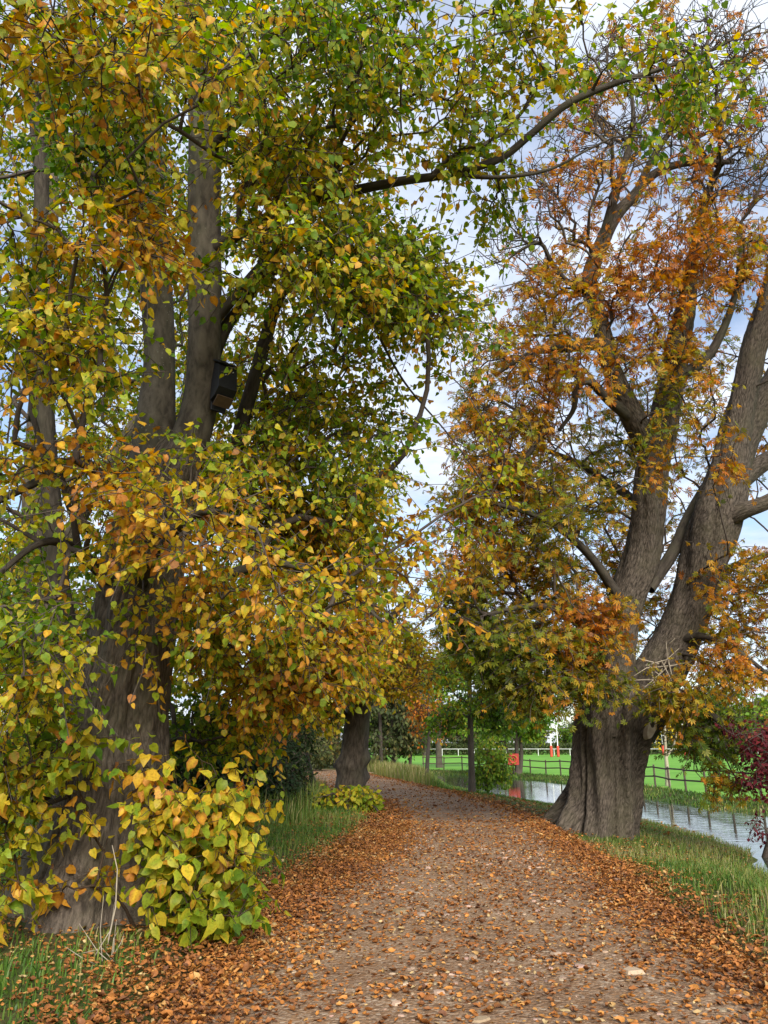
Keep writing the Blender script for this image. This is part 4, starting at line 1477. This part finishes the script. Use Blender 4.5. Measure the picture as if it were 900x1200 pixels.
# dead stalks by the big trunk
r = np.random.default_rng(77)
t = thing('dead_stalks', 'tuft of pale dead stalks leaning against the foot of the big lime', 'dead plant', G(118, 1135))
mb = MB()
for k in range(9):
    b = G(118 + r.uniform(-14, 18), 1138 + r.uniform(-8, 8))
    b[2] = zat(b[0], b[1])
    d = norm(np.array([r.uniform(-.8, .35), r.uniform(-.3, .4), r.uniform(.35, 1.0)]))
    Ln = r.uniform(.2, .45)
    mb.tube([b - d * .02, b + d * Ln * .5 + r.normal(size=3) * .02, b + d * Ln + r.normal(size=3) * .05 - [0, 0, .04]], [.004, .003, .0015], 5)
b = G(122, 1125)
mb.tube([b, b + [.02, .1, .35], b + [.0, .12, .62], b + [-.06, .12, .80]], [.007, .006, .005, .003], 6)
mb.build('stalks', M_TWIGL, t, True)

# ------------------------------------------------------------------ fallen leaves and stones on the path
def litter(name, n, x0, x1, y0, y1, sizes, fn):
    q = scatter(n, x0, x1, y0, y1)
    q = q[in_view(q, 60)]
    q = q[rng.random(len(q)) < fn(q)]
    n = len(q)
    ip = inside_poly(q, PATHPOLY)
    dl, dr = dist_poly(q, PLc[:, :2]), dist_poly(q, PRc[:, :2])
    w = dl / (dl + dr)
    z = np.where(ip, .012 + .05 * np.sin(np.clip(w, 0, 1) * math.pi)**.7, np.maximum(height(q), -5) + .012)
    heap = np.exp(-(np.minimum(dl, dr) / .5)**2)
    z = z + rng.random(n) * (.008 + .035 * heap) + np.where(ip, 0, rng.random(n) * .05)
    a = rng.uniform(0, 6.28, n)
    tip = np.stack([np.cos(a), np.sin(a), rng.normal(size=n) * (.15 + .3 * heap)], 1)
    nr = np.stack([rng.normal(size=n) * .35, rng.normal(size=n) * .35, np.ones(n) * np.where(rng.random(n) < .4, -1, 1)], 1)
    t = .50 + rng.normal(size=n) * .24 + dens(q, .9, 31.) * .25 - .06 * heap
    c0 = pal(t, LITC)
    c1 = c0 * rng.uniform(.6, .95, n)[:, None]
    c0 = c0 * rng.uniform(.7, 1.1, n)[:, None]
    sz = sizes * rng.lognormal(0, .28, n)
    zs = rng.uniform(.4, 2.0, n)
    L = leaves_np(TPL_L, np.c_[q, z], tip, nr, sz, c0, c1, zs=zs, xs=rng.uniform(.5, 1.05, n))
    return tag(mesh_np(name, L[0], [L[1]], M_LITTER, col=L[2]), kind='stuff')


def fd(q):
    ip = inside_poly(q, PATHPOLY)
    dl, dr = dist_poly(q, PLc[:, :2]), dist_poly(q, PRc[:, :2])
    dm = np.minimum(dl, dr)
    isl = dl < dr
    nz = dens(q, 1.1, 6.)
    nz2 = dens(q, 3.0, 16.)
    # drifts gather on both edges, thinner in the middle where people walk
    onp = .16 + .10 * nz + .12 * nz2 + .9 * np.exp(-(dm / np.where(isl, .55, .5))**2)
    offp = np.where(isl, 1.0 * np.exp(-(dm / .5)**2) + .08 + .16 * nz, .6 * np.exp(-(dm / .28)**2) + .08 + .14 * nz)
    f = np.where(ip, onp, offp)
    f = np.where(inside_poly(q, POND), 0, f)
    f *= np.clip(1.25 - q[:, 1] / 45, .35, 1)
    return np.clip(f, 0, 1)


litter('fallen_leaves', 300000, -6.5, 7.5, 3.8, 17, .036, fd)
litter('fallen_leaves', 140000, -7, 8, 17, 44, .055, fd)

# small flat stones in the path surface
q = scatter(9000, -1.6, 3.0, 3.9, 15)
ip = inside_poly(q, PATHPOLY)
q = q[ip & (rng.random(9000) < np.clip(.35 + dens(q, .9, 41.), .05, 1))]
n = len(q)
dl, dr = dist_poly(q, PLc[:, :2]), dist_poly(q, PRc[:, :2])
z = .006 + .05 * np.sin(np.clip(dl / (dl + dr), 0, 1) * math.pi)**.7
th = np.linspace(0, 2 * math.pi, 7, endpoint=False)
rad = rng.lognormal(math.log(.014), .55, n)
jr = rng.uniform(.7, 1.2, (n, 7))
el = rng.uniform(.5, 1, n)[:, None]
ao = rng.uniform(0, 6.28, n)[:, None]
cx_, sx_ = np.cos(th)[None] * jr, np.sin(th)[None] * jr * el
rx, ry = cx_ * np.cos(ao) - sx_ * np.sin(ao), cx_ * np.sin(ao) + sx_ * np.cos(ao)
low = np.stack([q[:, :1] + rx * rad[:, None], q[:, 1:] + ry * rad[:, None], np.repeat((z - .012)[:, None], 7, 1)], -1)
topz = (z + rad * rng.uniform(.12, .4, n))[:, None]
top = np.stack([q[:, :1] + rx * rad[:, None] * .72, q[:, 1:] + ry * rad[:, None] * .72, np.repeat(topz, 7, 1)], -1)
cen = np.concatenate([q, topz + .001], 1)[:, None]
V = np.concatenate([low, top, cen], 1).reshape(-1, 3)
k = np.arange(n)[:, None, None] * 15
j = np.arange(7)
F4 = (k + np.stack([j, (j + 1) % 7, 7 + (j + 1) % 7, 7 + j], 1)[None]).reshape(-1, 4)
F3 = (k + np.stack([7 + j, 7 + (j + 1) % 7, np.full(7, 14)], 1)[None]).reshape(-1, 3)
sc_ = np.array([.30, .215, .15])[None] * rng.uniform(.55, 1.5, n)[:, None] * (1 + rng.normal(size=(n, 3)) * .05)
tag(mesh_np('path_stones', V, [F4, F3], leaf_mat('stone', 0.0, .85, .3), col=np.repeat(sc_, 15, 0), smooth=False), kind='stuff')

# ------------------------------------------------------------------ light
SUN_EL, SUN_AZ = math.radians(30), math.radians(168)   # azimuth clockwise from +Y: behind the camera, a little left
sd = np.array([math.sin(SUN_AZ) * math.cos(SUN_EL), math.cos(SUN_AZ) * math.cos(SUN_EL), math.sin(SUN_EL)])
w = bpy.data.worlds.new('World')
scene.world = w
w.use_nodes = True
nt = w.node_tree
nt.nodes.clear()
lk = nt.links
out = N(nt, 'ShaderNodeOutputWorld')
bg = N(nt, 'ShaderNodeBackground', Strength=.12)
sky = N(nt, 'ShaderNodeTexSky', sky_type='NISHITA')
sky.sun_disc = False
sky.sun_elevation = SUN_EL
sky.sun_rotation = SUN_AZ
tc = N(nt, 'ShaderNodeTexCoord')
sx = N(nt, 'ShaderNodeSeparateXYZ')
lk.new(tc.outputs['Generated'], sx.inputs[0])
mz = N(nt, 'ShaderNodeMath', operation='MAXIMUM')
lk.new(sx.outputs[2], mz.inputs[0])
mz.inputs[1].default_value = .08
dv = N(nt, 'ShaderNodeVectorMath', operation='DIVIDE')
lk.new(tc.outputs['Generated'], dv.inputs[0])
cb = N(nt, 'ShaderNodeCombineXYZ')
for k in range(3):
    lk.new(mz.outputs[0], cb.inputs[k])
lk.new(cb.outputs[0], dv.inputs[1])
cn = N(nt, 'ShaderNodeTexNoise', Scale=1.5, Detail=6.0, Roughness=.55, Distortion=.3)
lk.new(dv.outputs[0], cn.inputs['Vector'])
cov = ramp(nt, cn.outputs['Fac'], [(.36, (.15, .15, .15)), (.56, (.95, .95, .95))])
cn2 = N(nt, 'ShaderNodeTexNoise', Scale=3.0, Detail=5.0, Roughness=.6)
lk.new(dv.outputs[0], cn2.inputs['Vector'])
cc = ramp(nt, cn2.outputs['Fac'], [(.3, (.56, .65, .86)), (.65, (.86, .92, 1.02))])
sc2 = N(nt, 'ShaderNodeVectorMath', operation='SCALE')
lk.new(cc, sc2.inputs[0])
sc2.inputs['Scale'].default_value = 5.4
c = mixc(nt, cov, sky.outputs[0], sc2.outputs[0])
lk.new(c, bg.inputs['Color'])
lk.new(bg.outputs[0], out.inputs[0])

ld = bpy.data.lights.new('sun', 'SUN')
ld.energy = 3.5
ld.angle = math.radians(28)
ld.color = (1, .95, .86)
lo = bpy.data.objects.new('sun', ld)
COL.objects.link(lo)
lo.rotation_euler = Vector(-sd).to_track_quat('-Z', 'Y').to_euler()

scene.view_settings.view_transform = 'Standard'
scene.view_settings.look = 'None'
scene.view_settings.gamma = 1
scene.view_settings.exposure = .95
scene.render.engine = 'CYCLES'
scene.cycles.use_denoising = True
scene.cycles.max_bounces = 8
scene.cycles.diffuse_bounces = 5
scene.cycles.transmission_bounces = 5
scene.cycles.glossy_bounces = 2
